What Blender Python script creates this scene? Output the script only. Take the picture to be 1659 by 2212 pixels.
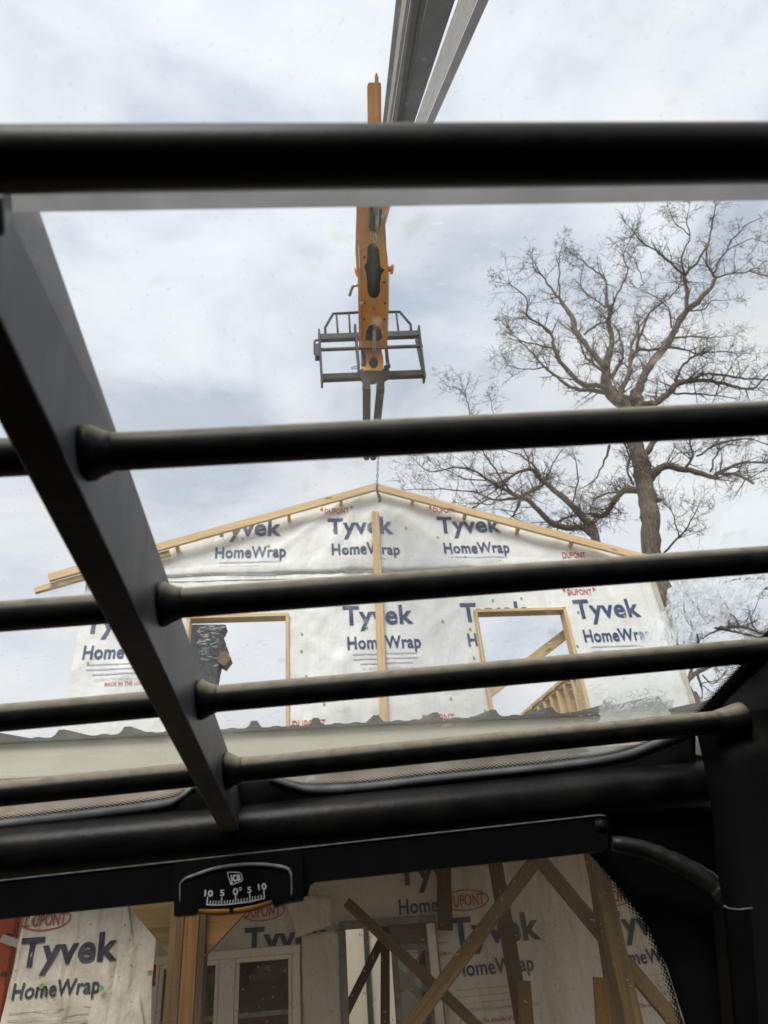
import bpy, bmesh, math, random
import numpy as np
from mathutils import Vector, Matrix, geometry, noise
random.seed(7)
for o in list(bpy.data.objects): bpy.data.objects.remove(o)
SC = bpy.context.scene
COL = SC.collection
# ---------------------------------------------------------------- camera
F0, CX, CY, EYE = 1536., 829.5, 1106., 1.9
def nrm(v): v = np.array(v, float); return v/np.linalg.norm(v)
Zc = nrm([-212, 2266, -1536]); Xc = nrm([12670, 144, -1536]); Xc = nrm(Xc-Zc*Xc.dot(Zc)); Yc = np.cross(Zc, Xc)
M = np.array([Xc, Yc, Zc])                      # camera axes -> world
Rk = nrm([14157, 889, -1536]); Fk = nrm([-116.1, -1117., -1536]); Fk = nrm(Fk-Rk*Fk.dot(Rk)); Uk = np.cross(Rk, Fk)
K = np.array([Rk, Fk, Uk])                      # camera axes -> cab axes (right, forward, up)
CAMP = np.array([0, 0, EYE])
cam_d = bpy.data.cameras.new('camera'); cam = bpy.data.objects.new('camera', cam_d); COL.objects.link(cam)
mw = Matrix([list(M[i])+[CAMP[i]] for i in range(3)]+[[0, 0, 0, 1]])
cam.matrix_world = mw
cam_d.sensor_fit = 'VERTICAL'; cam_d.sensor_height = 36; cam_d.lens = 36*F0/2212
cam_d.clip_start = 0.02; cam_d.clip_end = 3000
cam_d.dof.use_dof = True; cam_d.dof.focus_distance = 1.9; cam_d.dof.aperture_fstop = 25/3.4
SC.camera = cam
# ---------------------------------------------------------------- world, sun, exposure
SUN_EL, SUN_AZ = math.radians(48), math.radians(200)       # azimuth: direction the light comes from, clockwise from +Y
W = bpy.data.worlds.new('World'); SC.world = W; W.use_nodes = True
nt = W.node_tree; nt.nodes.clear()
def N(t, **kw):
    n = nt.nodes.new(t)
    for k, v in kw.items(): setattr(n, k, v)
    return n
out = N('ShaderNodeOutputWorld'); bg = N('ShaderNodeBackground'); sky = N('ShaderNodeTexSky')
sky.sky_type = 'NISHITA'; sky.sun_disc = False; sky.sun_elevation = SUN_EL; sky.sun_rotation = SUN_AZ; sky.dust_density = 2
bg.inputs[1].default_value = 0.1
tc = N('ShaderNodeTexCoord'); mp = N('ShaderNodeMapping'); mp.inputs['Scale'].default_value = (1, 1, 2.0)
nt.links.new(tc.outputs['Generated'], mp.inputs[0])
n1 = N('ShaderNodeTexNoise'); n1.inputs['Scale'].default_value = 3.6; n1.inputs['Detail'].default_value = 8; n1.inputs['Roughness'].default_value = .58; n1.inputs['Distortion'].default_value = .35
n2 = N('ShaderNodeTexNoise'); n2.inputs['Scale'].default_value = 1.7; n2.inputs['Detail'].default_value = 5
nt.links.new(mp.outputs[0], n1.inputs[0]); nt.links.new(mp.outputs[0], n2.inputs[0])
r1 = N('ShaderNodeValToRGB'); r1.color_ramp.elements[0].position = .33; r1.color_ramp.elements[0].color = (4.0, 4.45, 5.15, 1)
r1.color_ramp.elements[1].position = .63; r1.color_ramp.elements[1].color = (6.0, 6.2, 6.5, 1)
e = r1.color_ramp.elements.new(.48); e.color = (5.35, 5.65, 6.1, 1)
r2 = N('ShaderNodeMapRange'); r2.inputs[1].default_value = .34; r2.inputs[2].default_value = .46; r2.inputs[3].default_value = .72; r2.inputs[4].default_value = 1
nt.links.new(n1.outputs[0], r1.inputs[0]); nt.links.new(n2.outputs[0], r2.inputs[0])
mx = N('ShaderNodeMix', data_type='RGBA'); nt.links.new(r2.outputs[0], mx.inputs[0]); nt.links.new(sky.outputs[0], mx.inputs[6]); nt.links.new(r1.outputs[0], mx.inputs[7])
nt.links.new(mx.outputs[2], bg.inputs[0]); nt.links.new(bg.outputs[0], out.inputs[0])
sl = bpy.data.lights.new('sun', 'SUN'); sl.energy = 2.1; sl.angle = math.radians(28); sl.color = (1, .96, .9)
so = bpy.data.objects.new('sun', sl); COL.objects.link(so)
sd = Vector((math.sin(SUN_AZ)*math.cos(SUN_EL), math.cos(SUN_AZ)*math.cos(SUN_EL), math.sin(SUN_EL)))
so.rotation_euler = sd.to_track_quat('Z', 'Y').to_euler(); so.location = (0, 0, 30)
SC.view_settings.view_transform = 'Standard'; SC.view_settings.look = 'None'; SC.view_settings.exposure = 0.7; SC.view_settings.gamma = 1
SC.cycles.max_bounces = 8; SC.cycles.transparent_max_bounces = 16; SC.cycles.sample_clamp_indirect = 4
SC.cycles.caustics_reflective = False; SC.cycles.caustics_refractive = True
# ---------------------------------------------------------------- projection helpers (photo point -> place)
def ray(u, v): return M@np.array([(u-CX)/F0, -(v-CY)/F0, -1.])
def cray(u, v): return K@np.array([(u-CX)/F0, -(v-CY)/F0, -1.])
def wy(u, v, y): r = ray(u, v); return CAMP+r*(y/r[1])
def wx(u, v, x): r = ray(u, v); return CAMP+r*(x/r[0])
def wz(u, v, z): r = ray(u, v); return CAMP+r*((z-EYE)/r[2])
def wd(u, v, d): return CAMP+ray(u, v)*d
CW = M@K.T                                       # cab axes -> world
def c2w(p): return CAMP+CW@np.array(p, float)
def cF(u, v, f): r = cray(u, v); return r*(f/r[1])            # cab coordinates on a plane forward = f
# ---------------------------------------------------------------- materials
def mat(name, col, rough=.6, var=.12, scale=6, bump=0, bscale=30, metal=0, stretch=(1, 1, 1), col2=None, coord='Object', spec=.5, dust=None, bdist=.01, detail=5):
    m = bpy.data.materials.new(name); m.use_nodes = True; t = m.node_tree; b = t.nodes['Principled BSDF']
    b.inputs['Roughness'].default_value = rough; b.inputs['Metallic'].default_value = metal; b.inputs['Specular IOR Level'].default_value = spec
    tc = t.nodes.new('ShaderNodeTexCoord'); mp = t.nodes.new('ShaderNodeMapping'); mp.inputs['Scale'].default_value = stretch
    t.links.new(tc.outputs[coord], mp.inputs[0])
    nz = t.nodes.new('ShaderNodeTexNoise'); nz.inputs['Scale'].default_value = scale; nz.inputs['Detail'].default_value = detail
    t.links.new(mp.outputs[0], nz.inputs[0])
    rp = t.nodes.new('ShaderNodeValToRGB'); c = col
    c2 = col2 or tuple(min(1, x*(1+var)) for x in c); c1 = tuple(x*(1-var) for x in c) if not col2 else c
    rp.color_ramp.elements[0].position = .35; rp.color_ramp.elements[1].position = .65
    rp.color_ramp.elements[0].color = (*c1, 1); rp.color_ramp.elements[1].color = (*c2, 1)
    t.links.new(nz.outputs[0], rp.inputs[0]); last = rp.outputs[0]
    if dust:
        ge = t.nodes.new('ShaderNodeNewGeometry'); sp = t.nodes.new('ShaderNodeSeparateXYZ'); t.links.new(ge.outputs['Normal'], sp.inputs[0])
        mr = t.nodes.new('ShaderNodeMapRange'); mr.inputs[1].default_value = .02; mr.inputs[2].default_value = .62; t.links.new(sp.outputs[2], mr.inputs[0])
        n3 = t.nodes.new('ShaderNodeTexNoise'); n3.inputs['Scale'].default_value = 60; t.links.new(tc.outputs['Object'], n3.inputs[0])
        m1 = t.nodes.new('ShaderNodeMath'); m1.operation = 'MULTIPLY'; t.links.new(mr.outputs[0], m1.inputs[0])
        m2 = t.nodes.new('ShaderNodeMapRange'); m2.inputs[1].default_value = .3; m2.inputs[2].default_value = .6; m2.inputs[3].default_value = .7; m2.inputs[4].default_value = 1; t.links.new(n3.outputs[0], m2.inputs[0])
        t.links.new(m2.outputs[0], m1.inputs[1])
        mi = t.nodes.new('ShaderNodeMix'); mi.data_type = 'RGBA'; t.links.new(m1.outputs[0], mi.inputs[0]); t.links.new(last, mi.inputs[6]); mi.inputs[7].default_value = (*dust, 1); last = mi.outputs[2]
    t.links.new(last, b.inputs['Base Color'])
    if bump:
        n2 = t.nodes.new('ShaderNodeTexNoise'); n2.inputs['Scale'].default_value = bscale; n2.inputs['Detail'].default_value = 4
        t.links.new(mp.outputs[0], n2.inputs[0])
        bp = t.nodes.new('ShaderNodeBump'); bp.inputs['Strength'].default_value = bump; bp.inputs['Distance'].default_value = bdist
        t.links.new(n2.outputs[0], bp.inputs['Height']); t.links.new(bp.outputs[0], b.inputs['Normal'])
    return m
def wood(name, c1, c2, rough=.75):
    m = bpy.data.materials.new(name); m.use_nodes = True; t = m.node_tree; b = t.nodes['Principled BSDF']; b.inputs['Roughness'].default_value = rough; b.inputs['Specular IOR Level'].default_value = .25
    tc = t.nodes.new('ShaderNodeTexCoord'); oi = t.nodes.new('ShaderNodeObjectInfo'); ad = t.nodes.new('ShaderNodeVectorMath'); ad.operation = 'ADD'
    t.links.new(tc.outputs['Object'], ad.inputs[0]); cx = t.nodes.new('ShaderNodeCombineXYZ')
    mm = t.nodes.new('ShaderNodeMath'); mm.operation = 'MULTIPLY'; mm.inputs[1].default_value = 37; t.links.new(oi.outputs['Random'], mm.inputs[0])
    for i in range(3): t.links.new(mm.outputs[0], cx.inputs[i])
    t.links.new(cx.outputs[0], ad.inputs[1])
    mp = t.nodes.new('ShaderNodeMapping'); mp.inputs['Scale'].default_value = (1.3, 26, 26); t.links.new(ad.outputs[0], mp.inputs[0])
    nz = t.nodes.new('ShaderNodeTexNoise'); nz.inputs['Scale'].default_value = 1.6; nz.inputs['Detail'].default_value = 6; nz.inputs['Distortion'].default_value = 1.2; t.links.new(mp.outputs[0], nz.inputs[0])
    rp = t.nodes.new('ShaderNodeValToRGB'); rp.color_ramp.elements[0].position = .36; rp.color_ramp.elements[1].position = .64
    rp.color_ramp.elements[0].color = (*c1, 1); rp.color_ramp.elements[1].color = (*c2, 1); t.links.new(nz.outputs[0], rp.inputs[0])
    # knots
    mk = t.nodes.new('ShaderNodeMapping'); mk.inputs['Scale'].default_value = (2.2, 6, 6); t.links.new(ad.outputs[0], mk.inputs[0])
    vo = t.nodes.new('ShaderNodeTexVoronoi'); vo.inputs['Scale'].default_value = 1.1; t.links.new(mk.outputs[0], vo.inputs[0])
    mr = t.nodes.new('ShaderNodeMapRange'); mr.inputs[1].default_value = .07; mr.inputs[2].default_value = .16; mr.inputs[3].default_value = .75; mr.inputs[4].default_value = 0; t.links.new(vo.outputs[0], mr.inputs[0])
    mi = t.nodes.new('ShaderNodeMix'); mi.data_type = 'RGBA'; t.links.new(mr.outputs[0], mi.inputs[0]); t.links.new(rp.outputs[0], mi.inputs[6]); mi.inputs[7].default_value = (c1[0]*.35, c1[1]*.28, c1[2]*.25, 1)
    t.links.new(mi.outputs[2], b.inputs['Base Color'])
    bp = t.nodes.new('ShaderNodeBump'); bp.inputs['Strength'].default_value = .25; bp.inputs['Distance'].default_value = .003; t.links.new(nz.outputs[0], bp.inputs['Height']); t.links.new(bp.outputs[0], b.inputs['Normal'])
    return m
def wrapmat(name, col, strength=.8, sc=1.0, rough=.5):
    bd = .05/sc*(2.6 if sc > 1.5 else 1.2)
    """sheet plastic wrap: long soft folds plus fine creases"""
    m = bpy.data.materials.new(name); m.use_nodes = True; t = m.node_tree; b = t.nodes['Principled BSDF']; b.inputs['Roughness'].default_value = rough; b.inputs['Specular IOR Level'].default_value = .35
    ge = t.nodes.new('ShaderNodeNewGeometry')
    hs = []
    for rot, s, scl, dist in ((.75, (1.0, 1, .18), 1.7*sc, .5), (-.6, (1, 1, .25), 2.6*sc, .5), (0.2, (1, 1, 1), 7*sc, .3)):
        mp = t.nodes.new('ShaderNodeMapping'); mp.vector_type = 'TEXTURE' if False else 'POINT'; mp.inputs['Rotation'].default_value = (0, rot, 0); mp.inputs['Scale'].default_value = s
        t.links.new(ge.outputs['Position'], mp.inputs[0])
        nz = t.nodes.new('ShaderNodeTexNoise'); nz.inputs['Scale'].default_value = scl; nz.inputs['Detail'].default_value = 3; nz.inputs['Distortion'].default_value = dist
        t.links.new(mp.outputs[0], nz.inputs[0]); hs.append(nz.outputs[0])
    # ridged folds
    ab = t.nodes.new('ShaderNodeMath'); ab.operation = 'SUBTRACT'; ab.inputs[1].default_value = .5; t.links.new(hs[0], ab.inputs[0])
    a2 = t.nodes.new('ShaderNodeMath'); a2.operation = 'ABSOLUTE'; t.links.new(ab.outputs[0], a2.inputs[0])
    a3 = t.nodes.new('ShaderNodeMath'); a3.operation = 'MULTIPLY_ADD'; a3.inputs[1].default_value = 1.1; t.links.new(a2.outputs[0], a3.inputs[0]); t.links.new(hs[1], a3.inputs[2])
    a4 = t.nodes.new('ShaderNodeMath'); a4.operation = 'MULTIPLY_ADD'; a4.inputs[1].default_value = .16; t.links.new(hs[2], a4.inputs[0]); t.links.new(a3.outputs[0], a4.inputs[2])
    bp = t.nodes.new('ShaderNodeBump'); bp.inputs['Strength'].default_value = strength; bp.inputs['Distance'].default_value = bd; t.links.new(a4.outputs[0], bp.inputs['Height']); t.links.new(bp.outputs[0], b.inputs['Normal'])
    nz = t.nodes.new('ShaderNodeTexNoise'); nz.inputs['Scale'].default_value = 2.5; nz.inputs['Detail'].default_value = 6; t.links.new(ge.outputs['Position'], nz.inputs[0])
    rp = t.nodes.new('ShaderNodeValToRGB'); rp.color_ramp.elements[0].position = .3; rp.color_ramp.elements[1].position = .7
    rp.color_ramp.elements[0].color = (*[x*.9 for x in col], 1); rp.color_ramp.elements[1].color = (*col, 1); t.links.new(nz.outputs[0], rp.inputs[0]); t.links.new(rp.outputs[0], b.inputs['Base Color'])
    return m
MT = {}
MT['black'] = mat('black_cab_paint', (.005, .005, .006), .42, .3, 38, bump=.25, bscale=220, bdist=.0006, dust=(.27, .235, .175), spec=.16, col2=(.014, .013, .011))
MT['steel'] = mat('dark_grey_cab_plate', (.045, .045, .048), .4, .3, 16, bump=.3, bscale=120, bdist=.0008, spec=.35, stretch=(1, 1, .3), col2=(.115, .115, .115))
MT['header'] = mat('worn_black_header_paint', (.006, .006, .007), .36, .4, 18, bump=.5, bscale=40, bdist=.002, spec=.22, col2=(.018, .017, .016))
MT['tube'] = mat('dark_sleeve', (.018, .018, .017), .42, .4, 12, bump=.2, bscale=90, bdist=.001, spec=.35)
MT['rubber'] = mat('rubber_seal', (.19, .195, .20), .5, .3, 20, bump=.3, bscale=80, bdist=.001)
MT['plastic'] = mat('matt_black_plastic', (.004, .004, .004), .55, .2, 30, bump=.15, bscale=300, bdist=.0004, spec=.05)
MT['edge'] = mat('scuffed_edge', (.17, .17, .16), .6, .35, 60)
MT['print'] = mat('white_print', (.72, .72, .70), .5, .08, 80)
MT['amber'] = mat('amber_tube', (.42, .17, .02), .25, .15, 20)
MT['joint'] = mat('grey_roof_joint', (.62, .62, .62), .6, .2, 9, bump=.2)
MT['orange'] = mat('orange_paint', (.72, .31, .06), .42, .14, 2.2, bump=.25, bscale=18, col2=(.95, .50, .13), detail=8)
MT['redorange'] = mat('red_orange_paint', (.62, .10, .03), .45, .2, 5)
MT['dark'] = mat('dirty_dark_steel', (.045, .05, .06), .55, .4, 5, bump=.3, bscale=30)
MT['carr'] = mat('worn_carriage_steel', (.022, .028, .034), .6, .35, 7, bump=.2, bscale=40, col2=(.045, .052, .058), spec=.25)
MT['rust'] = mat('rusty_dark_steel', (.028, .027, .026), .75, .4, 9, bump=.3, col2=(.065, .052, .042), spec=.25)
MT['grey'] = mat('grey_boom_steel', (.20, .20, .20), .45, .25, 5, stretch=(1, 1, 1), bump=.2, bscale=20)
MT['bright'] = mat('bright_wear_strip', (.86, .87, .90), .25, .15, 6, stretch=(12, .6, .6), bump=.3, bscale=10)
MT['chrome'] = mat('grey_rod', (.35, .36, .37), .3, .15, 20, metal=.6)
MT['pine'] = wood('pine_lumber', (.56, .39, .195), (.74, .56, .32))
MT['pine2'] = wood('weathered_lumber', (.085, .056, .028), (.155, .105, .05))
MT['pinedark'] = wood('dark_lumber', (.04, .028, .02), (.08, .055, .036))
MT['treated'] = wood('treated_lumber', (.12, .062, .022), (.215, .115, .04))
MT['wrap'] = wrapmat('white_house_wrap', (.84, .85, .83), .9)
MT['wraplow'] = wrapmat('crumpled_house_wrap', (.78, .77, .74), 1.0, 2.2)
MT['ink'] = wrapmat('navy_ink', (.035, .065, .17), .8)
MT['inkgrey'] = wrapmat('pale_ink', (.58, .58, .68), .8)
MT['red'] = wrapmat('red_ink', (.55, .045, .06), .8)
MT['redpale'] = wrapmat('pale_red_ink', (.62, .22, .22), .8)
MT['green'] = mat('green_plastic_cap', (.16, .45, .12), .5, .2, 20)
MT['vinyl'] = mat('white_vinyl', (.84, .84, .80), .4, .06, 8, bump=.05)
MT['cream'] = mat('cream_metal_trim', (.50, .48, .38), .5, .08, 3, bump=.1, bscale=6, stretch=(1, 1, 4))
MT['roof'] = mat('charcoal_metal_roofing', (.013, .017, .018), .5, .3, 12, bump=.3)
MT['soffit'] = mat('plywood_brown', (.22, .14, .08), .8, .25, 3, stretch=(1, 5, 8))
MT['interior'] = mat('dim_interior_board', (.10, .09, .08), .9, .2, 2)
MT['whitewall'] = mat('white_ribbed_panel', (.86, .83, .77), .6, .06, 1.5)
MT['bark'] = mat('oak_bark', (.065, .05, .038), .9, .4, 3, bump=1, bscale=9, bdist=.05, stretch=(4, 4, 1), col2=(.16, .12, .085))
MT['twig'] = mat('twig_bark', (.060, .044, .037), .9, .3, 2)
MT['shingle'] = mat('dark_shingles', (.04, .045, .05), .85, .6, 25, bump=.6, bscale=40)
MT['brownfascia'] = mat('brown_fascia', (.15, .09, .06), .8, .2, 6)
MT['dirt'] = mat('bare_dirt', (.24, .20, .15), .95, .3, .4, bump=.6, bscale=3, bdist=.1, coord='Generated')
MT['chain'] = mat('chain_steel', (.04, .04, .045), .5, .2, 20)
MT['redtag'] = mat('red_sticker', (.55, .01, .03), .5, .05, 20)
def winglass(name, tint, refl=.35, dustcol=(.5, .47, .4), dust=.0, dscale=3, edge=None, smudge=False):
    m = bpy.data.materials.new(name); m.use_nodes = True; t = m.node_tree; t.nodes.clear()
    o = t.nodes.new('ShaderNodeOutputMaterial'); tr = t.nodes.new('ShaderNodeBsdfTransparent'); tr.inputs[0].default_value = (*tint, 1)
    gl = t.nodes.new('ShaderNodeBsdfGlossy'); gl.inputs['Roughness'].default_value = .03
    fr = t.nodes.new('ShaderNodeFresnel'); fr.inputs[0].default_value = 1.5
    mf = t.nodes.new('ShaderNodeMath'); mf.operation = 'MULTIPLY'; mf.inputs[1].default_value = refl; t.links.new(fr.outputs[0], mf.inputs[0])
    m1 = t.nodes.new('ShaderNodeMixShader'); t.links.new(mf.outputs[0], m1.inputs[0]); t.links.new(tr.outputs[0], m1.inputs[1]); t.links.new(gl.outputs[0], m1.inputs[2])
    last = m1
    if dust:
        df = t.nodes.new('ShaderNodeBsdfDiffuse'); df.inputs[0].default_value = (*dustcol, 1)
        tl = t.nodes.new('ShaderNodeBsdfTranslucent'); tl.inputs[0].default_value = (*dustcol, 1)
        ad = t.nodes.new('ShaderNodeMixShader'); ad.inputs[0].default_value = .5; t.links.new(df.outputs[0], ad.inputs[1]); t.links.new(tl.outputs[0], ad.inputs[2])
        tc = t.nodes.new('ShaderNodeTexCoord')
        n1 = t.nodes.new('ShaderNodeTexNoise'); n1.inputs['Scale'].default_value = dscale; n1.inputs['Detail'].default_value = 4; t.links.new(tc.outputs['Object'], n1.inputs[0])
        r1 = t.nodes.new('ShaderNodeMapRange'); r1.inputs[1].default_value = .42; r1.inputs[2].default_value = .72; r1.inputs[3].default_value = dust*.25; r1.inputs[4].default_value = dust; t.links.new(n1.outputs[0], r1.inputs[0])
        n2 = t.nodes.new('ShaderNodeTexNoise'); n2.inputs['Scale'].default_value = 190; n2.inputs['Detail'].default_value = 3; t.links.new(tc.outputs['Object'], n2.inputs[0])
        r2 = t.nodes.new('ShaderNodeMapRange'); r2.inputs[1].default_value = .66; r2.inputs[2].default_value = .78; r2.inputs[3].default_value = 0; r2.inputs[4].default_value = dust*3; t.links.new(n2.outputs[0], r2.inputs[0])
        a = t.nodes.new('ShaderNodeMath'); a.operation = 'ADD'; a.use_clamp = True; t.links.new(r1.outputs[0], a.inputs[0]); t.links.new(r2.outputs[0], a.inputs[1])
        if smudge:
            n5 = t.nodes.new('ShaderNodeTexNoise'); n5.inputs['Scale'].default_value = 24; n5.inputs['Detail'].default_value = 2; t.links.new(tc.outputs['Object'], n5.inputs[0])
            r5 = t.nodes.new('ShaderNodeMapRange'); r5.inputs[1].default_value = .66; r5.inputs[2].default_value = .76; r5.inputs[4].default_value = .35; t.links.new(n5.outputs[0], r5.inputs[0])
            a5 = t.nodes.new('ShaderNodeMath'); a5.operation = 'ADD'; a5.use_clamp = True; t.links.new(a.outputs[0], a5.inputs[0]); t.links.new(r5.outputs[0], a5.inputs[1]); a = a5
        if edge:
            gp = t.nodes.new('ShaderNodeNewGeometry'); sp = t.nodes.new('ShaderNodeSeparateXYZ'); t.links.new(gp.outputs['Position'], sp.inputs[0])
            er = t.nodes.new('ShaderNodeMapRange'); er.inputs[1].default_value = edge[0]; er.inputs[2].default_value = edge[1]; er.inputs[4].default_value = edge[2]; t.links.new(sp.outputs[1], er.inputs[0])
            em = t.nodes.new('ShaderNodeMapRange'); em.inputs[1].default_value = .3; em.inputs[2].default_value = .7; em.inputs[3].default_value = .5; em.inputs[4].default_value = 1.2; t.links.new(n1.outputs[0], em.inputs[0])
            ex = t.nodes.new('ShaderNodeMath'); ex.operation = 'MULTIPLY'; t.links.new(er.outputs[0], ex.inputs[0]); t.links.new(em.outputs[0], ex.inputs[1])
            a_ = t.nodes.new('ShaderNodeMath'); a_.operation = 'ADD'; a_.use_clamp = True; t.links.new(a.outputs[0], a_.inputs[0]); t.links.new(ex.outputs[0], a_.inputs[1]); a = a_
        m2 = t.nodes.new('ShaderNodeMixShader'); t.links.new(a.outputs[0], m2.inputs[0]); t.links.new(m1.outputs[0], m2.inputs[1]); t.links.new(ad.outputs[0], m2.inputs[2]); last = m2
    t.links.new(last.outputs[0], o.inputs[0]); return m
MT['glassroof'] = winglass('dirty_roof_glass', (.98, .99, .985), .14, (.70, .66, .57), .14, 9, edge=(.94, 1.12, .58), smudge=True)
MT['glassfront'] = winglass('dust_and_haze_front_glass', (.67, .62, .53), .2, (.34, .265, .19), .38, 2.2)  # brown layer is dust plus the windscreen's reflected haze put into its colour
MT['glasshouse'] = winglass('house_pane', (.35, .38, .37), 1.2)
def water():
    m = bpy.data.materials.new('running_water'); m.use_nodes = True; t = m.node_tree; t.nodes.clear()
    o = t.nodes.new('ShaderNodeOutputMaterial'); rf = t.nodes.new('ShaderNodeBsdfRefraction'); rf.inputs['IOR'].default_value = 1.01; rf.inputs['Roughness'].default_value = .0; rf.inputs[0].default_value = (.93, .95, .95, 1)
    tc = t.nodes.new('ShaderNodeTexCoord'); mp = t.nodes.new('ShaderNodeMapping'); mp.inputs['Rotation'].default_value = (0, 0, .45); mp.inputs['Scale'].default_value = (1.0, .45, 1); t.links.new(tc.outputs['Object'], mp.inputs[0])
    n1 = t.nodes.new('ShaderNodeTexNoise'); n1.inputs['Scale'].default_value = 170; n1.inputs['Detail'].default_value = 3; n1.inputs['Distortion'].default_value = .8; t.links.new(mp.outputs[0], n1.inputs[0])
    rp = t.nodes.new('ShaderNodeMapRange'); rp.interpolation_type = 'SMOOTHSTEP'; rp.inputs[1].default_value = .50; rp.inputs[2].default_value = .66; t.links.new(n1.outputs[0], rp.inputs[0])
    bp = t.nodes.new('ShaderNodeBump'); bp.inputs['Strength'].default_value = 1; bp.inputs['Distance'].default_value = .006; t.links.new(rp.outputs[0], bp.inputs['Height']); t.links.new(bp.outputs[0], rf.inputs['Normal'])
    tr = t.nodes.new('ShaderNodeBsdfTransparent'); tr.inputs[0].default_value = (.97, .98, .98, 1)
    m1 = t.nodes.new('ShaderNodeMixShader')
    n3 = t.nodes.new('ShaderNodeTexNoise'); n3.inputs['Scale'].default_value = 26; t.links.new(mp.outputs[0], n3.inputs[0])
    r3 = t.nodes.new('ShaderNodeMapRange'); r3.inputs[1].default_value = .36; r3.inputs[2].default_value = .46; t.links.new(n3.outputs[0], r3.inputs[0])
    t.links.new(r3.outputs[0], m1.inputs[0]); t.links.new(tr.outputs[0], m1.inputs[1]); t.links.new(rf.outputs[0], m1.inputs[2]); 
    tl = t.nodes.new('ShaderNodeBsdfTranslucent'); tl.inputs[0].default_value = (.9, .93, .93, 1); mw_ = t.nodes.new('ShaderNodeMixShader'); mw_.inputs[0].default_value = .24
    t.links.new(m1.outputs[0], mw_.inputs[1]); t.links.new(tl.outputs[0], mw_.inputs[2]); t.links.new(mw_.outputs[0], o.inputs[0]); return m
MT['water'] = water()
def fritmat():
    m = bpy.data.materials.new('printed_dot_band'); m.use_nodes = True; t = m.node_tree; t.nodes.clear()
    o = t.nodes.new('ShaderNodeOutputMaterial'); uv = t.nodes.new('ShaderNodeUVMap'); sp = t.nodes.new('ShaderNodeSeparateXYZ'); t.links.new(uv.outputs[0], sp.inputs[0])
    def mth(op, a, b=None, c=None):
        n = t.nodes.new('ShaderNodeMath'); n.operation = op
        for i, x in enumerate((a, b, c)):
            if x is None: continue
            if isinstance(x, (int, float)): n.inputs[i].default_value = x
            else: t.links.new(x, n.inputs[i])
        return n.outputs[0]
    su = mth('SINE', mth('MULTIPLY', sp.outputs[0], math.pi)); sv = mth('SINE', mth('MULTIPLY', sp.outputs[1], math.pi))
    pr = mth('MULTIPLY', su, sv)
    cv = mth('MULTIPLY_ADD', sp.outputs[1], -.36, 1.0)        # v in rows 0..5: dots shrink outward
    fac = mth('GREATER_THAN', pr, cv)
    tr = t.nodes.new('ShaderNodeBsdfTransparent'); bk = t.nodes.new('ShaderNodeBsdfDiffuse'); bk.inputs[0].default_value = (.01, .01, .012, 1)
    ms = t.nodes.new('ShaderNodeMixShader'); t.links.new(fac, ms.inputs[0]); t.links.new(tr.outputs[0], ms.inputs[2]); t.links.new(bk.outputs[0], ms.inputs[1])
    # invert so centre rows are solid
    t.links.new(ms.outputs[0], o.inputs[0]); return m
MT['frit'] = fritmat()
def translu(name, col, k):
    m = bpy.data.materials.new(name); m.use_nodes = True; t = m.node_tree; t.nodes.clear(); o = t.nodes.new('ShaderNodeOutputMaterial')
    tc = t.nodes.new('ShaderNodeTexCoord'); nz = t.nodes.new('ShaderNodeTexNoise'); nz.inputs['Scale'].default_value = 14; nz.inputs['Detail'].default_value = 4; t.links.new(tc.outputs['Object'], nz.inputs[0])
    rp = t.nodes.new('ShaderNodeValToRGB'); rp.color_ramp.elements[0].color = (*[c*.75 for c in col], 1); rp.color_ramp.elements[1].color = (*col, 1); rp.color_ramp.elements[0].position = .35; rp.color_ramp.elements[1].position = .65; t.links.new(nz.outputs[0], rp.inputs[0])
    a = t.nodes.new('ShaderNodeBsdfDiffuse'); b = t.nodes.new('ShaderNodeBsdfTranslucent'); x = t.nodes.new('ShaderNodeMixShader'); x.inputs[0].default_value = k
    t.links.new(rp.outputs[0], a.inputs[0]); t.links.new(rp.outputs[0], b.inputs[0]); t.links.new(a.outputs[0], x.inputs[1]); t.links.new(b.outputs[0], x.inputs[2]); t.links.new(x.outputs[0], o.inputs[0]); return m
MT['joint'] = translu('cloudy_roof_joint', (.27, .27, .265), .65)
# ---------------------------------------------------------------- mesh helpers
def link(name, verts, faces, m, parent=None, smooth=False, center=True):
    me = bpy.data.meshes.new(name); V = [Vector(v) for v in verts]
    c = sum(V, Vector())/max(1, len(V)) if center else Vector()
    me.from_pydata([v-c for v in V], [], faces); me.update()
    bm = bmesh.new(); bm.from_mesh(me); bmesh.ops.recalc_face_normals(bm, faces=bm.faces); bm.to_mesh(me); bm.free()
    if smooth:
        me.polygons.foreach_set('use_smooth', [True]*len(me.polygons))
    for x in (m if isinstance(m, (list, tuple)) else [m]): me.materials.append(x)
    o = bpy.data.objects.new(name, me); COL.objects.link(o); o.location = c
    if parent: setp(o, parent)
    return o
def setp(o, p):
    o.parent = p; o.matrix_parent_inverse = WM(p).inverted()
def WM(o):
    mb = Matrix.LocRotScale(o.location, o.rotation_euler, o.scale) if o.rotation_mode != 'QUATERNION' else Matrix.LocRotScale(o.location, o.rotation_quaternion, o.scale)
    return (WM(o.parent)@o.matrix_parent_inverse@mb) if o.parent else mb
def tag(o, label=None, cat=None, group=None, kind=None):
    for k, v in (('label', label), ('category', cat), ('group', group), ('kind', kind)):
        if v: o[k] = v
    return o
def empty(name, loc): 
    o = bpy.data.objects.new(name, None); o.location = loc; o.empty_display_size = .2; COL.objects.link(o); return o
def bevel(o, w, seg=2):
    md = o.modifiers.new('bevel', 'BEVEL'); md.width = w; md.segments = seg; md.limit_method = 'ANGLE'; return o
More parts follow.
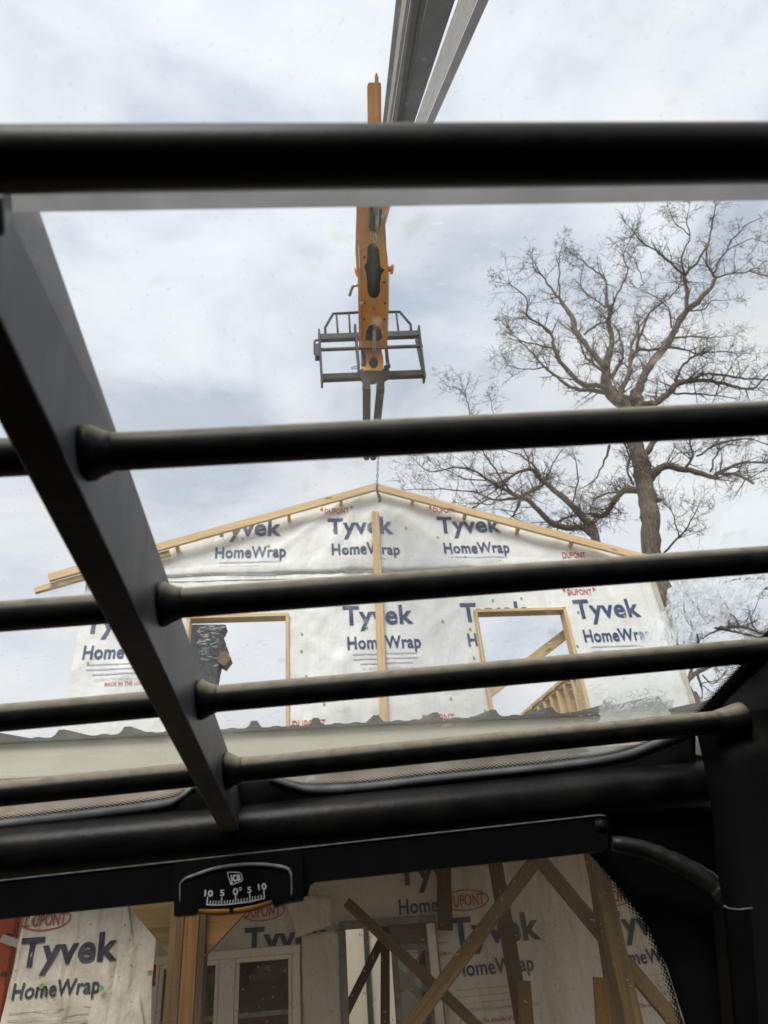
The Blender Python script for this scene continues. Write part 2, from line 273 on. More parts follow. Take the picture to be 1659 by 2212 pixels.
BOXF = [(0, 1, 2, 3), (4, 7, 6, 5), (0, 4, 5, 1), (1, 5, 6, 2), (2, 6, 7, 3), (3, 7, 4, 0)]
def box(name, a, b, m, parent=None, bv=0):
    x0, y0, z0 = a; x1, y1, z1 = b
    V = [(x0, y0, z0), (x1, y0, z0), (x1, y1, z0), (x0, y1, z0), (x0, y0, z1), (x1, y0, z1), (x1, y1, z1), (x0, y1, z1)]
    o = link(name, V, BOXF, m, parent)
    if bv: bevel(o, bv)
    return o
def board(name, p0, p1, w, t, m, parent=None, side=(0, 1, 0), bv=.003):
    """timber from p0 to p1; w across, t thick along side"""
    p0 = Vector(p0); p1 = Vector(p1); d = (p1-p0); L = d.length; d.normalize(); s = Vector(side); s = (s-d*s.dot(d)).normalized(); h = d.cross(s)
    V = [(x, y, z) for x, y, z in ((-L/2, -t/2, -w/2), (L/2, -t/2, -w/2), (L/2, t/2, -w/2), (-L/2, t/2, -w/2), (-L/2, -t/2, w/2), (L/2, -t/2, w/2), (L/2, t/2, w/2), (-L/2, t/2, w/2))]
    o = link(name, V, BOXF, m, None, center=False)
    R = Matrix((d, s, h)).transposed().to_4x4()
    o.rotation_euler = R.to_euler(); o.location = (p0+p1)/2
    if parent: setp(o, parent)
    if bv: bevel(o, bv, 1)
    return o
def tube_data(pts, rad, seg=12, cap=True):
    pts = [Vector(p) for p in pts]; n = len(pts); rad = rad if isinstance(rad, (list, tuple)) else [rad]*n
    V = []; Fc = []; ref = None
    for i in range(n):
        d = (pts[min(i+1, n-1)]-pts[max(i-1, 0)]).normalized()
        if ref is None: ref = d.orthogonal().normalized()
        ref = (ref-d*ref.dot(d))
        ref = ref.normalized() if ref.length > 1e-6 else d.orthogonal().normalized()
        b = d.cross(ref)
        for k in range(seg):
            a = 2*math.pi*k/seg; V.append(pts[i]+(ref*math.cos(a)+b*math.sin(a))*rad[i])
    for i in range(n-1):
        for k in range(seg): Fc.append((i*seg+k, i*seg+(k+1) % seg, (i+1)*seg+(k+1) % seg, (i+1)*seg+k))
    if cap: Fc.append(tuple(range(seg))[::-1]); Fc.append(tuple(range((n-1)*seg, n*seg)))
    return V, Fc
def tube(name, pts, rad, m, parent=None, seg=14, smooth=True):
    V, Fc = tube_data(pts, rad, seg); o = link(name, V, Fc, m, parent, smooth)
    if smooth: o.data.polygons[-1].use_smooth = False; o.data.polygons[-2].use_smooth = False
    return o
def merge(parts):
    V = []; Fc = []
    for v, f in parts:
        k = len(V); V += list(v); Fc += [tuple(i+k for i in q) for q in f]
    return V, Fc
def boxdata(c, X, Y, Zv):
    c = Vector(c); X = Vector(X); Y = Vector(Y); Zv = Vector(Zv)
    return [c+X*a+Y*b+Zv*d for a, b, d in ((-1, -1, -1), (1, -1, -1), (1, 1, -1), (-1, 1, -1), (-1, -1, 1), (1, -1, 1), (1, 1, 1), (-1, 1, 1))], BOXF
def plate(name, outline, off, m, parent=None, holes=()):
    """flat outline (3-D points) given thickness along vector off, with holes"""
    loops = [[Vector(p) for p in outline]]+[[Vector(p) for p in h] for h in holes]
    off = Vector(off); tri = geometry.tessellate_polygon(loops); P = [p for l in loops for p in l]; n = len(P)
    Fc = [tuple(t) for t in tri]+[tuple(i+n for i in reversed(t)) for t in tri]; k = 0
    for l in loops:
        for i in range(len(l)): a = k+i; b = k+(i+1) % len(l); Fc.append((a, b, b+n, a+n))
        k += len(l)
    return link(name, P+[p+off for p in P], Fc, m, parent)
def text_data(s, bold=0.0, ex=0.0, sp=1.0):
    cu = bpy.data.curves.new('txt', 'FONT'); cu.body = s; cu.offset = bold; cu.extrude = ex; cu.resolution_u = 4; cu.size = 1; cu.space_character = 1+bold*2.2
    ob = bpy.data.objects.new('txt', cu); COL.objects.link(ob); bpy.context.view_layer.update()
    me = bpy.data.meshes.new_from_object(ob.evaluated_get(bpy.context.evaluated_depsgraph_get()))
    V = [tuple(v.co) for v in me.vertices]; Fc = [tuple(p.vertices) for p in me.polygons]
    bpy.data.objects.remove(ob); bpy.data.curves.remove(cu); bpy.data.meshes.remove(me)
    xs = [v[0] for v in V]; x0, x1 = min(xs), max(xs)
    return [(v[0]-x0, v[1], v[2]) for v in V], Fc, x1-x0
def text_place(s, org, X, Y, width, cap, bold=.0, shear=0, clip=None):
    """vertices of s with left baseline at org, total width, capital height cap"""
    V, Fc, w = text_data(s, bold); X = Vector(X); Y = Vector(Y); org = Vector(org); sx = width/w; sy = cap/.73
    return [org+X*(v[0]*sx+shear*v[1]*sy)+Y*(v[1]*sy) for v in V], Fc
def ring_data(c, X, Y, rx, ry, th, n=48, a0=0, a1=2*math.pi):
    V = []; Fc = []; c = Vector(c); X = Vector(X); Y = Vector(Y)
    for i in range(n+1):
        a = a0+(a1-a0)*i/n
        V += [c+X*math.cos(a)*rx+Y*math.sin(a)*ry, c+X*math.cos(a)*(rx-th)+Y*math.sin(a)*(ry-th)]
        if i: Fc.append((2*i-2, 2*i, 2*i+1, 2*i-1))
    return V, Fc
# ================================================================ SETTING
R = 900
gv = []; gf = []; n = 60
for i in range(n+1):
    for j in range(n+1):
        x = (i/n*2-1); y = (j/n*2-1); x = math.copysign(abs(x)**3, x)*R; y = math.copysign(abs(y)**3, y)*R
        h = -.02+.10*noise.noise(Vector((x*.15, y*.15, 0))) if max(abs(x), abs(y)) < 60 else -.1
        gv.append((x, y, h))
for i in range(n):
    for j in range(n): a = i*(n+1)+j; gf.append((a, a+n+1, a+n+2, a+1))
tag(link('ground', gv, gf, MT['dirt'], smooth=True, center=False), kind='structure')

# ================================================================ GABLE WALL (being lifted)
YW = 7.3
XL, XR, AX, AZ = -2.36, 4.27, 0.985, 7.25
gable = tag(empty('gable_wall', (AX, YW, 3.9)), 'framed gable wall wrapped in printed white house wrap, standing on the upper floor below the forks', 'gable wall')
sl_ = .335
ZP = 7.285
def ztop(x): return ZP-abs(x-AX)*sl_
zs = 6.04
w1 = (-1.22, -.11, 3.95, 5.50); w2 = (2.0, 3.10, 3.95, 5.475)
def panel(name, x0, x1, zb, zt0, zt1, y, th, m, par):
    V = [(x0, y, zb), (x1, y, zb), (x1, y, zt1), (x0, y, zt0), (x0, y+th, zb), (x1, y+th, zb), (x1, y+th, zt1), (x0, y+th, zt0)]
    return V, [(0, 1, 2, 3), (4, 7, 6, 5), (0, 4, 5, 1), (1, 5, 6, 2), (2, 6, 7, 3), (3, 7, 4, 0)]
def fold(x, z):
    """soft folds of the sheet: how far it stands off the wall"""
    N_ = lambda a, b, c: noise.noise(Vector((a, b, c)))
    t = 0
    for k, (an, f1, f2, A) in enumerate(((.85, 2.6, .55, .030), (-.75, 3.1, .7, .024), (.15, 2.2, 1.1, .016))):
        c, s_ = math.cos(an), math.sin(an); p = (x*c+z*s_)*f1; q = (-x*s_+z*c)*f2
        r = max(0, 1-abs(N_(q+.35*N_(p*.5, q, 3), p, k*7.3))*3.2); m = max(0, .35+1.3*N_(x*.55, z*.55, 20+k)); t += A*r*r*m
    return min(.05, t)+.004*(1+N_(x*7, z*7, 2))
def grid_wrap(name, cells, y, par, step=.045):
    V = []; Fc = []; idx = {}
    def vid(x, z):
        k = (round(x, 4), round(z, 4))
        if k not in idx: idx[k] = len(V); V.append((x, y-fold(x, z), z))
        return idx[k]
    for x0, x1, z0, z1 in cells:
        xs = sorted(set([x0, x1]+[round(g*step, 4) for g in range(int(x0/step)-1, int(x1/step)+2) if x0+.012 < g*step < x1-.012]))
        zz = sorted(set([z0, z1]+[round(g*step, 4) for g in range(int(z0/step)-1, int(z1/step)+2) if z0+.012 < g*step < z1-.012]))
        for a, b in zip(xs[:-1], xs[1:]):
            for c, d in zip(zz[:-1], zz[1:]): Fc.append((vid(a, c), vid(b, c), vid(b, d), vid(a, d)))
    o = link(name, V, Fc, MT['wrap'], par, smooth=True); md = o.modifiers.new('s', 'SOLIDIFY'); md.thickness = .003; md.offset = 1; return o
def onwrap(D, lift=.007):
    V, Fc = D; bm = bmesh.new(); vs = [bm.verts.new(v) for v in V]
    for f in Fc:
        try: bm.faces.new([vs[i] for i in f])
        except ValueError: pass
    bmesh.ops.triangulate(bm, faces=bm.faces[:])
    for _ in range(3):
        E_ = [e for e in bm.edges if e.calc_length() > .07]
        if not E_: break
        bmesh.ops.subdivide_edges(bm, edges=E_, cuts=1); bmesh.ops.triangulate(bm, faces=[f for f in bm.faces if len(f.verts) > 3])
    bm.verts.index_update(); V2 = []
    for v in bm.verts: V2.append((v.co.x, v.co.y-fold(v.co.x, v.co.z)-lift, v.co.z))
    F2 = [tuple(v.index for v in f.verts) for f in bm.faces]; bm.free(); return V2, F2
grid_wrap('house_wrap', [(XL, w1[0], 3.9, zs), (w1[0], w1[1], w1[3], zs), (w1[1], w2[0], 3.9, zs), (w2[0], w2[1], w2[3], zs), (w2[1], XR, 3.9, zs)], YW, gable)
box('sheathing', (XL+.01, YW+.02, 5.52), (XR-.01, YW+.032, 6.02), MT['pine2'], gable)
# upper wrap laps over the lower one; its lower hem is wavy
hem = []; nx = 60
xa, xb = AX-(ZP-5.95)/sl_, AX+(ZP-5.95)/sl_
xa = max(xa, XL-.03); xb = min(xb, XR+.03)
V = []; Fc = []; nx = 130; KT = [0, .06, .2]+list(np.linspace(.25, 1, 18))
for i in range(nx+1):
    x = xa+(xb-xa)*i/nx; zb = zs-.03+.018*noise.noise(Vector((x*1.7, 3, 0)))
    zt = max(ztop(x), zb+.004)
    for k, t in enumerate(KT):
        bulge = .028*math.sin(min(1, t/.1)*math.pi)*(1+.8*noise.noise(Vector((x*2.1, 0, 9)))) if t < .1 else .004
        V.append((x, YW-.008-bulge-fold(x, zb+(zt-zb)*t), zb+(zt-zb)*t))
for i in range(nx):
    nk = len(KT)
    for k in range(nk-1): a = i*nk+k; Fc.append((a, a+nk, a+nk+1, a+1))
up = link('house_wrap', V, Fc, MT['wrap'], gable, smooth=True); md = up.modifiers.new('s', 'SOLIDIFY'); md.thickness = .003
# second hanging crease line below the lap
V, Fc = tube_data([(x, YW-.012, zs-.085+.02*noise.noise(Vector((x*1.3, 7, 0)))) for x in np.linspace(XL+.6, 1.2, 40)], [.006+.005*noise.noise(Vector((i*.4, 1, 0))) for i in range(40)], 6)
link('wrap_fold', V, Fc, MT['wrap'], gable, smooth=True)
XA = (1, 0, 0); ZA = (0, 0, 1)
def logo(x, z, yy, par, up_=True, cutw=None, lines=True, made=True):
    """new style print; x = left of T, z = baseline of the big word"""
    D = []
    D.append(text_place('Tyvek', (x, yy, z), XA, ZA, .80, .24, .025))
    if cutw: D = [cut(D[0], cutw)]
    H = text_place('HomeWrap', (x+.035, yy, z-.30), XA, ZA, .82, .155, .026)
    if cutw: H = cut(H, cutw)
    V, Fc = merge(D+[H]); link('lettering', *onwrap((V, Fc)), MT['ink'], par)
    q = []
    if lines:
        for k, (a, b) in enumerate(((.09, .80), (.09, .80), (.16, .74))):
            zz = z-.37-.055*k; q.append(([Vector((x+a, yy, zz)), Vector((x+b, yy, zz)), Vector((x+b, yy, zz+.013)), Vector((x+a, yy, zz+.013))], [(0, 1, 2, 3)]))
        if cutw: q = [cut(d, cutw) for d in q]
        V, Fc = merge(q); link('print_lines', *onwrap((V, Fc)), MT['inkgrey'], par)
        q = [text_place('Call 1-800-44-TYVEK www.construction.tyvek.com', (x+.18, yy, z-.545), XA, ZA, .56, .035)]
        if cutw: q = [cut(d, cutw) for d in q]
        V, Fc = merge(q); link('small_print', *onwrap((V, Fc)), MT['inkgrey'], par)
        if made: q = [text_place('MADE IN THE USA', (x+.30, yy, z-.605), XA, ZA, .38, .045, .01)]
        if cutw: q = [cut(d, cutw) for d in q]
        V, Fc = merge(q)
        if made: link('small_print', *onwrap((V, Fc)), MT['redpale'], par)
    tt = text_place('DUPONT', (x-.03, yy, z+.30), XA, ZA, .30, .08, .02)
    dm = []
    for s in (-1, 1):
        cxx = x+.12+s*.19; dm.append(([Vector((cxx-s*.018, yy, z+.372-.03)), Vector((cxx+s*.02, yy, z+.372)), Vector((cxx-s*.018, yy, z+.372+.03))], [(0, 1, 2) if s > 0 else (2, 1, 0)]))
    tt = cut(merge([tt]+dm), cutw or []); V, Fc = tt
    if V: link('lettering', *onwrap((V, Fc)), MT['red'], par)
def cut(D, box_):
    """drop what falls outside keep-functions: box_ = (axis, sign, value) list"""
    V, Fc = D; bm = bmesh.new(); vs = [bm.verts.new(v) for v in V]
    for f in Fc:
        try: bm.faces.new([vs[i] for i in f])
        except ValueError: pass
    for co, no in box_:
        bmesh.ops.bisect_plane(bm, geom=bm.verts[:]+bm.edges[:]+bm.faces[:], plane_co=co, plane_no=no, clear_outer=True)
    bm.verts.ensure_lookup_table(); bm.verts.index_update()
    V2 = [v.co.copy() for v in bm.verts]; F2 = [tuple(v.index for v in f.verts) for f in bm.faces]; bm.free(); return V2, F2
yl = YW-.000
zb1, zb2 = 6.545, 5.345
rk = Vector((sl_, 0, 1)).normalized()
cl = [((AX, 0, ZP-.01), (-sl_, 0, 1)), ((AX, 0, ZP-.01), (sl_, 0, 1))]
yu = YW-.012
logo(.36, zb1, yu, gable, cutw=None, made=False)
logo(1.72, zb1, yu, gable, cutw=cl)
logo(-1.0, zb1, yu, gable, cutw=cl, made=False)
hdr2 = [((0, 0, w2[3]+.002), (0, 0, -1))]
logo(.49, zb2, yl, gable)
logo(3.21, zb2, yl, gable, cutw=[((4.05, 0, 0), (1, 0, 0))])
logo(-2.30, zb2, yl, gable, cutw=[((w1[0]-.01, 0, 0), (1, 0, 0))])
# the word over the right opening is cut by it: piece above the head, sliver left of the jamb
A = text_place('Tyvek', (1.85, yl, zb2), XA, ZA, .80, .24, .025)
a1 = cut(A, [((0, 0, w2[3]+.003), (0, 0, -1))]); a2 = cut(cut(A, [((w2[0]-.003, 0, 0), (1, 0, 0))]), [((0, 0, w2[3]+.003), (0, 0, 1))])
B = cut(text_place('HomeWrap', (1.885, yl, zb2-.30), XA, ZA, .82, .155, .026), [((w2[0]-.003, 0, 0), (1, 0, 0))])
V, Fc = merge([a1, a2, B]); link('lettering', *onwrap((V, Fc)), MT['ink'], gable)
for x in (1.15+.1, 2.7-.1, -.12+.15, 3.9-1.8):
    pass
V, Fc = merge([text_place('DUPONT', (x, yl, 4.20), XA, ZA, .34, .09, .012) for x in (-.08, 1.27)]); link('lettering', *onwrap((V, Fc)), MT['red'], gable)
V, Fc = merge([text_place('DUPONT', (3.22, yu, 6.14), XA, ZA, .30, .085, .012)]); V, Fc = cut((V, Fc), cl); link('lettering', *onwrap((V, Fc)), MT['red'], gable)
# cap nails
def cap(x, y, z, par, r=.014, m='green'):
    V, Fc = tube_data([(x, y, z), (x, y-.006, z)], r, 10); link('cap_nail', V, Fc, MT[m], par)
caps = [(-2.2, 5.0), (-1.9, 4.55), (-1.55, 5.1), (.02, 5.05), (.03, 5.25), (.07, 4.75), (.55, 6.3), (1.15, 6.33), (.43, 6.6), (.85, 6.6), (1.32, 6.62), (-.35, 6.4), (-.65, 6.5), (1.70, 6.47), (2.7, 6.5), (2.0, 6.18),
        (1.62, 5.35), (1.45, 5.7), (2.6, 5.62), (2.25, 5.6), (3.2, 5.68), (3.14, 5.0), (3.16, 4.7), (3.8, 5.35), (3.25, 5.42), (1.93, 5.25), (1.92, 4.9), (1.95, 4.3), (1.3, 4.55), (.25, 4.45), (1.6, 4.45), (-.02, 4.2), (3.6, 4.5), (.75, 5.3)]
for x, z in caps: cap(x, (yu if z > zs else yl)-.006-fold(x, z), z, gable)
# rough openings
def opening(w, par):
    x0, x1, z0, z1 = w; d = .14; t = .038
    for a, b in (((x0, YW-.006, z1), (x1, YW-.006+d, z1+.001)),): pass
    board('window_frame', (x0, YW+d/2-.05, z1-t/2), (x1, YW+d/2-.05, z1-t/2), t, d, MT['pine'], par)
    board('window_frame', (x0+t/2, YW+d/2-.05, z0), (x0+t/2, YW+d/2-.05, z1-t), t, d, MT['pine'], par)
    board('window_frame', (x1-t/2, YW+d/2-.05, z0), (x1-t/2, YW+d/2-.05, z1-t), t, d, MT['pine'], par)
    board('window_frame', (x0+t, YW+d/2-.05, z0+t/2), (x1-t, YW+d/2-.05, z0+t/2), t, d, MT['pine'], par)
opening(w1, gable); opening(w2, gable)
# studs of the wall behind the wrap
for x in [XL+.02, -1.9, -1.3, .0, .45, 1.4, 1.9, 3.2, 3.75, XR-.02]:
    board('stud', (x, YW+.085, 3.94), (x, YW+.085, 5.98), .038, .09, MT['pine'], gable)
board('plate', (XL, YW+.085, 6.005), (XR, YW+.085, 6.005), .04, .14, MT['pine'], gable)
board('plate', (XL, YW+.085, 3.92), (XR, YW+.085, 3.92), .038, .14, MT['pine'], gable)
# edge of the sheathing at both ends
box('corner_trim', (XR+.002, YW-.01, 3.9), (XR+.06, YW+.16, 5.93), MT['cream'], gable, .004)
# brace board nailed down the middle
b0 = wy(810, 1106, YW-.07); b1 = wy(833, 1640, YW-.07)
board('brace_board', b1, b0, .088, .038, MT['pine'], gable)
# rakes: a fly rafter in front, a second board under it, blocks between it and the wall
yr = YW-.14
pa = wy(812, 1045, yr); pa = Vector((pa[0], yr, pa[2]))
pl = Vector(wy(104, 1240, yr)); pr = Vector(wy(1480, 1221, yr))
def shiftdown(a, b, h): d = (b-a).normalized(); n_ = Vector((d.z, 0, -d.x)); n_ = n_ if n_.z < 0 else -n_; return a+n_*h, b+n_*h
for (q, lab) in ((pl, 'l'), (pr, 'r')):
    a, b = shiftdown(pa, q, .05)
    a = Vector((pa.x, a.y+(.004 if lab == 'r' else 0), pa.z-.052)); a = a-(b-a).normalized()*.022
    board('rake_board', a, b, .10, .038, MT['pine'], gable)
    if lab == 'r': q_ = q
    a2_, b2_ = shiftdown(pa, q, .128)
    ext = (b2_-a2_).normalized()*.17 if lab == 'l' else Vector()
    a2_.y = b2_.y = yr+.06; 
    a2_ = a2_+(b2_-a2_).normalized()*.10
    if lab == 'l': board('rake_board', a2_.lerp(b2_, .66), b2_+ext, .07, .05, MT['pine'], gable)
    nb = 5
    for i in range(nb):
        t = (i+.7)/nb*.86; c = pa.lerp(q, t)
        dz = .17 if True else 0
        board('lookout_block', (c.x, yr+.02, c.z-.097), (c.x, YW-.02, c.z-.097), .05, .038, MT['pine'], gable, side=(1, 0, 0))
# ================================================================ chain with hook
chain = tag(empty('lifting_chain', (AX, YW-.1, 7.2)), 'short dark steel lifting chain running from the forks down to the gable peak', 'chain')
c0 = Vector(wy(814, 1052, YW-.16)); c1 = Vector(wy(820, 930, YW-.35))
dv = c1-c0; nl = int(dv.length/.042); prt = []
for i in range(nl):
    c = c0+dv*((i+.5)/nl); d = dv.normalized(); s = Vector((1, 0, 0)) if i % 2 else Vector((0, 1, 0)); s = (s-d*s.dot(d)).normalized(); L = .018; w = .011
    pts = [c+d*(L*math.cos(a)*1.35)+s*(w*math.sin(a)) for a in np.linspace(0, 2*math.pi, 13)]
    prt.append(tube_data(pts, .0045, 5, False))
V, Fc = merge(prt); link('links', V, Fc, MT['chain'], chain, smooth=True)
hk = [Vector(wy(u, v, YW-.27)) for u, v in ((814, 1050), (815, 1062), (818, 1070), (821, 1077), (820, 1083), (817, 1084))]
tube('hook', hk, [.012, .014, .018, .02, .018, .01], MT['chain'], chain, 8)

# ================================================================ stud wall and diagonal brace behind the right opening
sw = tag(empty('stud_wall', (3.9, 9.5, 3.9)), 'bare pine stud wall with sloping top plate seen through the right window opening', 'stud wall')
q0 = Vector(wx(1275, 1425, 3.9)); q1 = Vector(wx(1120, 1555, 3.9))
board('top_plate', q0, q1, .05, .14, MT['pine'], sw, side=(1, 0, 0)); 
qq = Vector((.03, 0, -.05)); board('top_plate', q0+qq, q1+qq, .04, .13, MT['pine'], sw, side=(1, 0, 0))
for i in range(12):
    t = i/11.; p = q0.lerp(q1, t)+Vector((0, 0, -.08)); board('stud', p, (p.x, p.y, 3.7), .038, .14, MT['pine'], sw, side=(1, 0, 0))
for i in range(6):
    p = q0.lerp(q1, i/6.+.04)+Vector((-.085, 0, -.03)); board('block', p, p+Vector((0, .12, .012)), .05, .03, MT['pine'], sw, side=(1, 0, 0))
V = []; box('sheathing', (3.985, q0.y-.2, 3.7), (4.0, q1.y+.1, 5.3), MT['pine2'], sw)
tag(board('diagonal_brace', wy(1036, 1512, YW+.25), wy(1232, 1362, YW+.25), .11, .038, MT['pine']), 'single pine board bracing diagonally across the right window opening', 'brace board')
# floor deck of the upper storey
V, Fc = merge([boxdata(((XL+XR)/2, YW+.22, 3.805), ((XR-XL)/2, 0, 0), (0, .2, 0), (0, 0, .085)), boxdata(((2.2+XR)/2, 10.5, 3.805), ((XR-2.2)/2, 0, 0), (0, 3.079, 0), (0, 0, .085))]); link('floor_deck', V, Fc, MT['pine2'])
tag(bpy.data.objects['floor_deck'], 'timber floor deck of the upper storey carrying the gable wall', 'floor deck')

# neighbour's roof through the left opening
nb_ = tag(empty('neighbour_house', (-2.5, 16, 0)), 'neighbouring house with dark shingle roof showing in the left window opening', 'house')
yy = 16.
g = [(415, 1349), (487, 1349), (482, 1360), (474, 1371), (484, 1379), (481, 1391), (490, 1397), (488, 1405), (498, 1420), (484, 1438), (474, 1432), (470, 1450), (466, 1475), (455, 1500), (300, 1500), (300, 1349)]
plate('roof', [wy(u, v, yy) for u, v in g], (0, .6, .1), MT['shingle'], nb_)
plate('fascia', [wy(u, v, yy-.05) for u, v in ((476, 1408), (489, 1407), (499, 1420), (485, 1439), (470, 1430))], (0, .04, 0), MT['brownfascia'], nb_)
pz = wy(300, 1500, yy+.1); pz2 = wy(455, 1500, yy+.1)
box('wall', (pz[0], yy+.1, 0), (pz2[0]-.3, yy+5, pz2[2]+.02), MT['interior'], nb_)

# ================================================================ porch
porch = tag(empty('porch', (0, 3.6, 0)), 'lean-to porch with ribbed dark metal roof, cream fascia and timber post', 'porch')
YE = 3.6; ZE = 3.045; PX0, PX1 = -3.6, 4.4; slope = .24
prof = []; x = PX0
base = -.227
k0 = math.floor((PX0-base)/.305)
for k in range(k0, int((PX1-base)/.305)+1):
    c = base+k*.305
    prof += [(c-.042, 0), (c-.026, .012), (c-.014, .036), (c+.014, .036), (c+.026, .012), (c+.042, 0)]
    for f_ in (.35, .65): prof += [(c+.305*f_-.03, 0), (c+.305*f_-.012, .005), (c+.305*f_+.012, .005), (c+.305*f_+.03, 0)]
V = []; Fc = []; n = len(prof)
for (y, z) in ((YE-.05, ZE-.05*slope), (7.27, ZE+(7.27-YE)*slope)):
    for px, pz in prof: V.append((px, y, z+pz+.004))
    for px, pz in prof: V.append((px, y, z+pz-.010-(pz*.99)))
for i in range(n-1):
    Fc += [(i, i+1, 2*n+i+1, 2*n+i), (n+i, 3*n+i, 3*n+i+1, n+i+1), (i, n+i, n+i+1, i+1), (2*n+i, 2*n+i+1, 3*n+i+1, 3*n+i)]
link('roof_panel', V, Fc, MT['roof'], porch)
box('fascia', (PX0, YE-.02, ZE-.165), (PX1, YE+.004, ZE-.018), MT['cream'], porch, .002)
box('drip_edge', (PX0, YE-.03, ZE-.185), (PX1, YE+.02, ZE-.166), MT['cream'], porch, .003)
bz = ZE-.187
box('beam', (PX0, YE+.03, 2.60), (PX1, YE+.17, bz+.1), MT['soffit'], porch, .004)
V = [(PX0, YE+.18, ZE-.06), (PX1, YE+.18, ZE-.06), (PX1, 7.25, ZE-.06+(7.25-YE-.18)*slope), (PX0, 7.25, ZE-.06+(7.25-YE-.18)*slope)]
V += [(a, b, c+.03) for a, b, c in V]; link('ceiling', V, BOXF, MT['soffit'], porch)
pcx = float(wy(403, 2060, YE)[0])
for k, (a, b, m, yo) in enumerate(((-.078, -.020, 'pine2', 0), (-.018, .042, 'treated', .004), (.043, .072, 'pinedark', .012))):
    board('post', (pcx+(a+b)/2, YE+.07+yo, -.05), (pcx+(a+b)/2, YE+.07+yo, 2.6), (b-a), .14, MT[m], porch)
def tri(name, pts, m): return plate(name, [wy(u, v, YE+.05) for u, v in pts], (0, .05, 0), MT[m], porch)
tri('knee_brace', ((277, 1957), (240, 1905), (372, 1905), (368, 2066)), 'pine2')
tri('knee_brace', ((446, 2062), (444, 1900), (590, 1900), (533, 1968)), 'treated')
# right post pair
p0 = wy(1262, 1800, 4.2); p1 = wy(1338, 2330, 4.2)
board('post', (p0[0]+.03, 4.2, -.05), (p0[0]+.03, 4.2, 2.95), .09, .09, MT['pine2'], porch)
# ================================================================ house (ground floor)
house = tag(empty('house', (0, 5.2, 0)), 'ground floor of the house in printed wrap with white vinyl windows under the porch', 'house')
YH = 5.2
Zt = 3.35
def hx(u, v=2100): return float(wy(u, v, YH)[0])
def hz(u, v): return float(wy(u, v, YH)[2])
wA = (hx(329, 2100), hx(648, 2100), 1.35, hz(560, 2048))
wB = (hx(733, 2060), hx(946, 2060), .9, hz(840, 1984))
parts = []
def H(x0, x1, z0, z1, y=YH): parts.append(panel('', x0, x1, z0, z1, z1, y, .012, None, None))
xe = hx(1292, 2000)
H(-3.4, wA[0], 0, Zt); H(wA[0], wA[1], wA[3], Zt); H(wA[0], wA[1], 0, wA[2]); H(wA[1], wB[0], 0, Zt); H(wB[0], wB[1], wB[3], Zt); H(wB[0], wB[1], 0, wB[2]); H(wB[1], 4.2, 0, Zt)
V, Fc = merge(parts); link('house_wrap', V, Fc, MT['wraplow'], house)
box('wall_frame', (-3.4, YH+.013, 3.20), (4.2, YH+.1, 3.30), MT['pine2'], house)
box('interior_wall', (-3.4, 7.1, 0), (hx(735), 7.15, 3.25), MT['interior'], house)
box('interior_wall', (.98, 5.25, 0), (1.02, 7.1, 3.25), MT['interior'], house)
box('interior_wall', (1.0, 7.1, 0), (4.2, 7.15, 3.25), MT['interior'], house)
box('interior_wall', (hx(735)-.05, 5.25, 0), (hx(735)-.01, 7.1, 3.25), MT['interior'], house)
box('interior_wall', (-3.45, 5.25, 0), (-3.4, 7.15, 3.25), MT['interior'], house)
def frame(x0, x1, z0, z1, w, d, par, name='window_frame', m='vinyl', y=YH):
    q = [boxdata(((x0+x1)/2, y-.01, z1-w/2), ((x1-x0)/2, 0, 0), (0, d/2, 0), (0, 0, w/2)), boxdata(((x0+x1)/2, y-.01, z0+w/2), ((x1-x0)/2, 0, 0), (0, d/2, 0), (0, 0, w/2)),
         boxdata((x0+w/2, y-.01, (z0+z1)/2), (w/2, 0, 0), (0, d/2, 0), (0, 0, (z1-z0)/2-w-.0005)), boxdata((x1-w/2, y-.01, (z0+z1)/2), (w/2, 0, 0), (0, d/2, 0), (0, 0, (z1-z0)/2-w-.0005))]
    V, Fc = merge(q); return bevel(link(name, V, Fc, MT[m], par), .004, 1)
# window A: two sashes
x0, x1, z0, z1 = wA
fa = frame(x0, x1, z0, z1, .045, .09, house)
xm = hx(492)
box('mullion', (xm-.045, YH-.05, z0+.046), (xm+.045, YH+.03, z1-.046), MT['vinyl'], fa, .004)
for a, b in ((x0+.046, xm-.047), (xm+.047, x1-.046)):
    frame(a, b, z0+.046, z1-.046, .024, .05, fa, 'sash', y=YH-.0)
    box('pane', (a+.024, YH-.004, z0+.07), (b-.024, YH, z1-.07), MT['glasshouse'], fa)
    zz = hz(570, 2190); box('rail', (a+.026, YH-.022, zz-.012), (b-.026, YH-.006, zz+.012), MT['rubber'], fa)
# window B: slider, left half open to the back, right half glazed
x0, x1, z0, z1 = wB
fb = frame(x0, x1, z0, z1, .042, .10, house, 'door_frame', 'rubber')
xm = hx(846, 2060)
xg0, xg1 = hx(858, 2100), hx(925, 2100)
frame(xm, x1-.043, z0+.043, hz(890, 2038), .035, .05, fb, 'sash', 'rubber', y=YH+.02)
box('pane', (xm+.036, YH+.012, z0+.08), (x1-.08, YH+.016, hz(890, 2038)-.036), MT['glasshouse'], fb)
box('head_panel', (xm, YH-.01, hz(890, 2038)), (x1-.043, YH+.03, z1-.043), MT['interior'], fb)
box('mullion', (hx(928, 2100), YH-.07, z0), (hx(945, 2100), YH-.02, z1-.05), MT['vinyl'], fb)
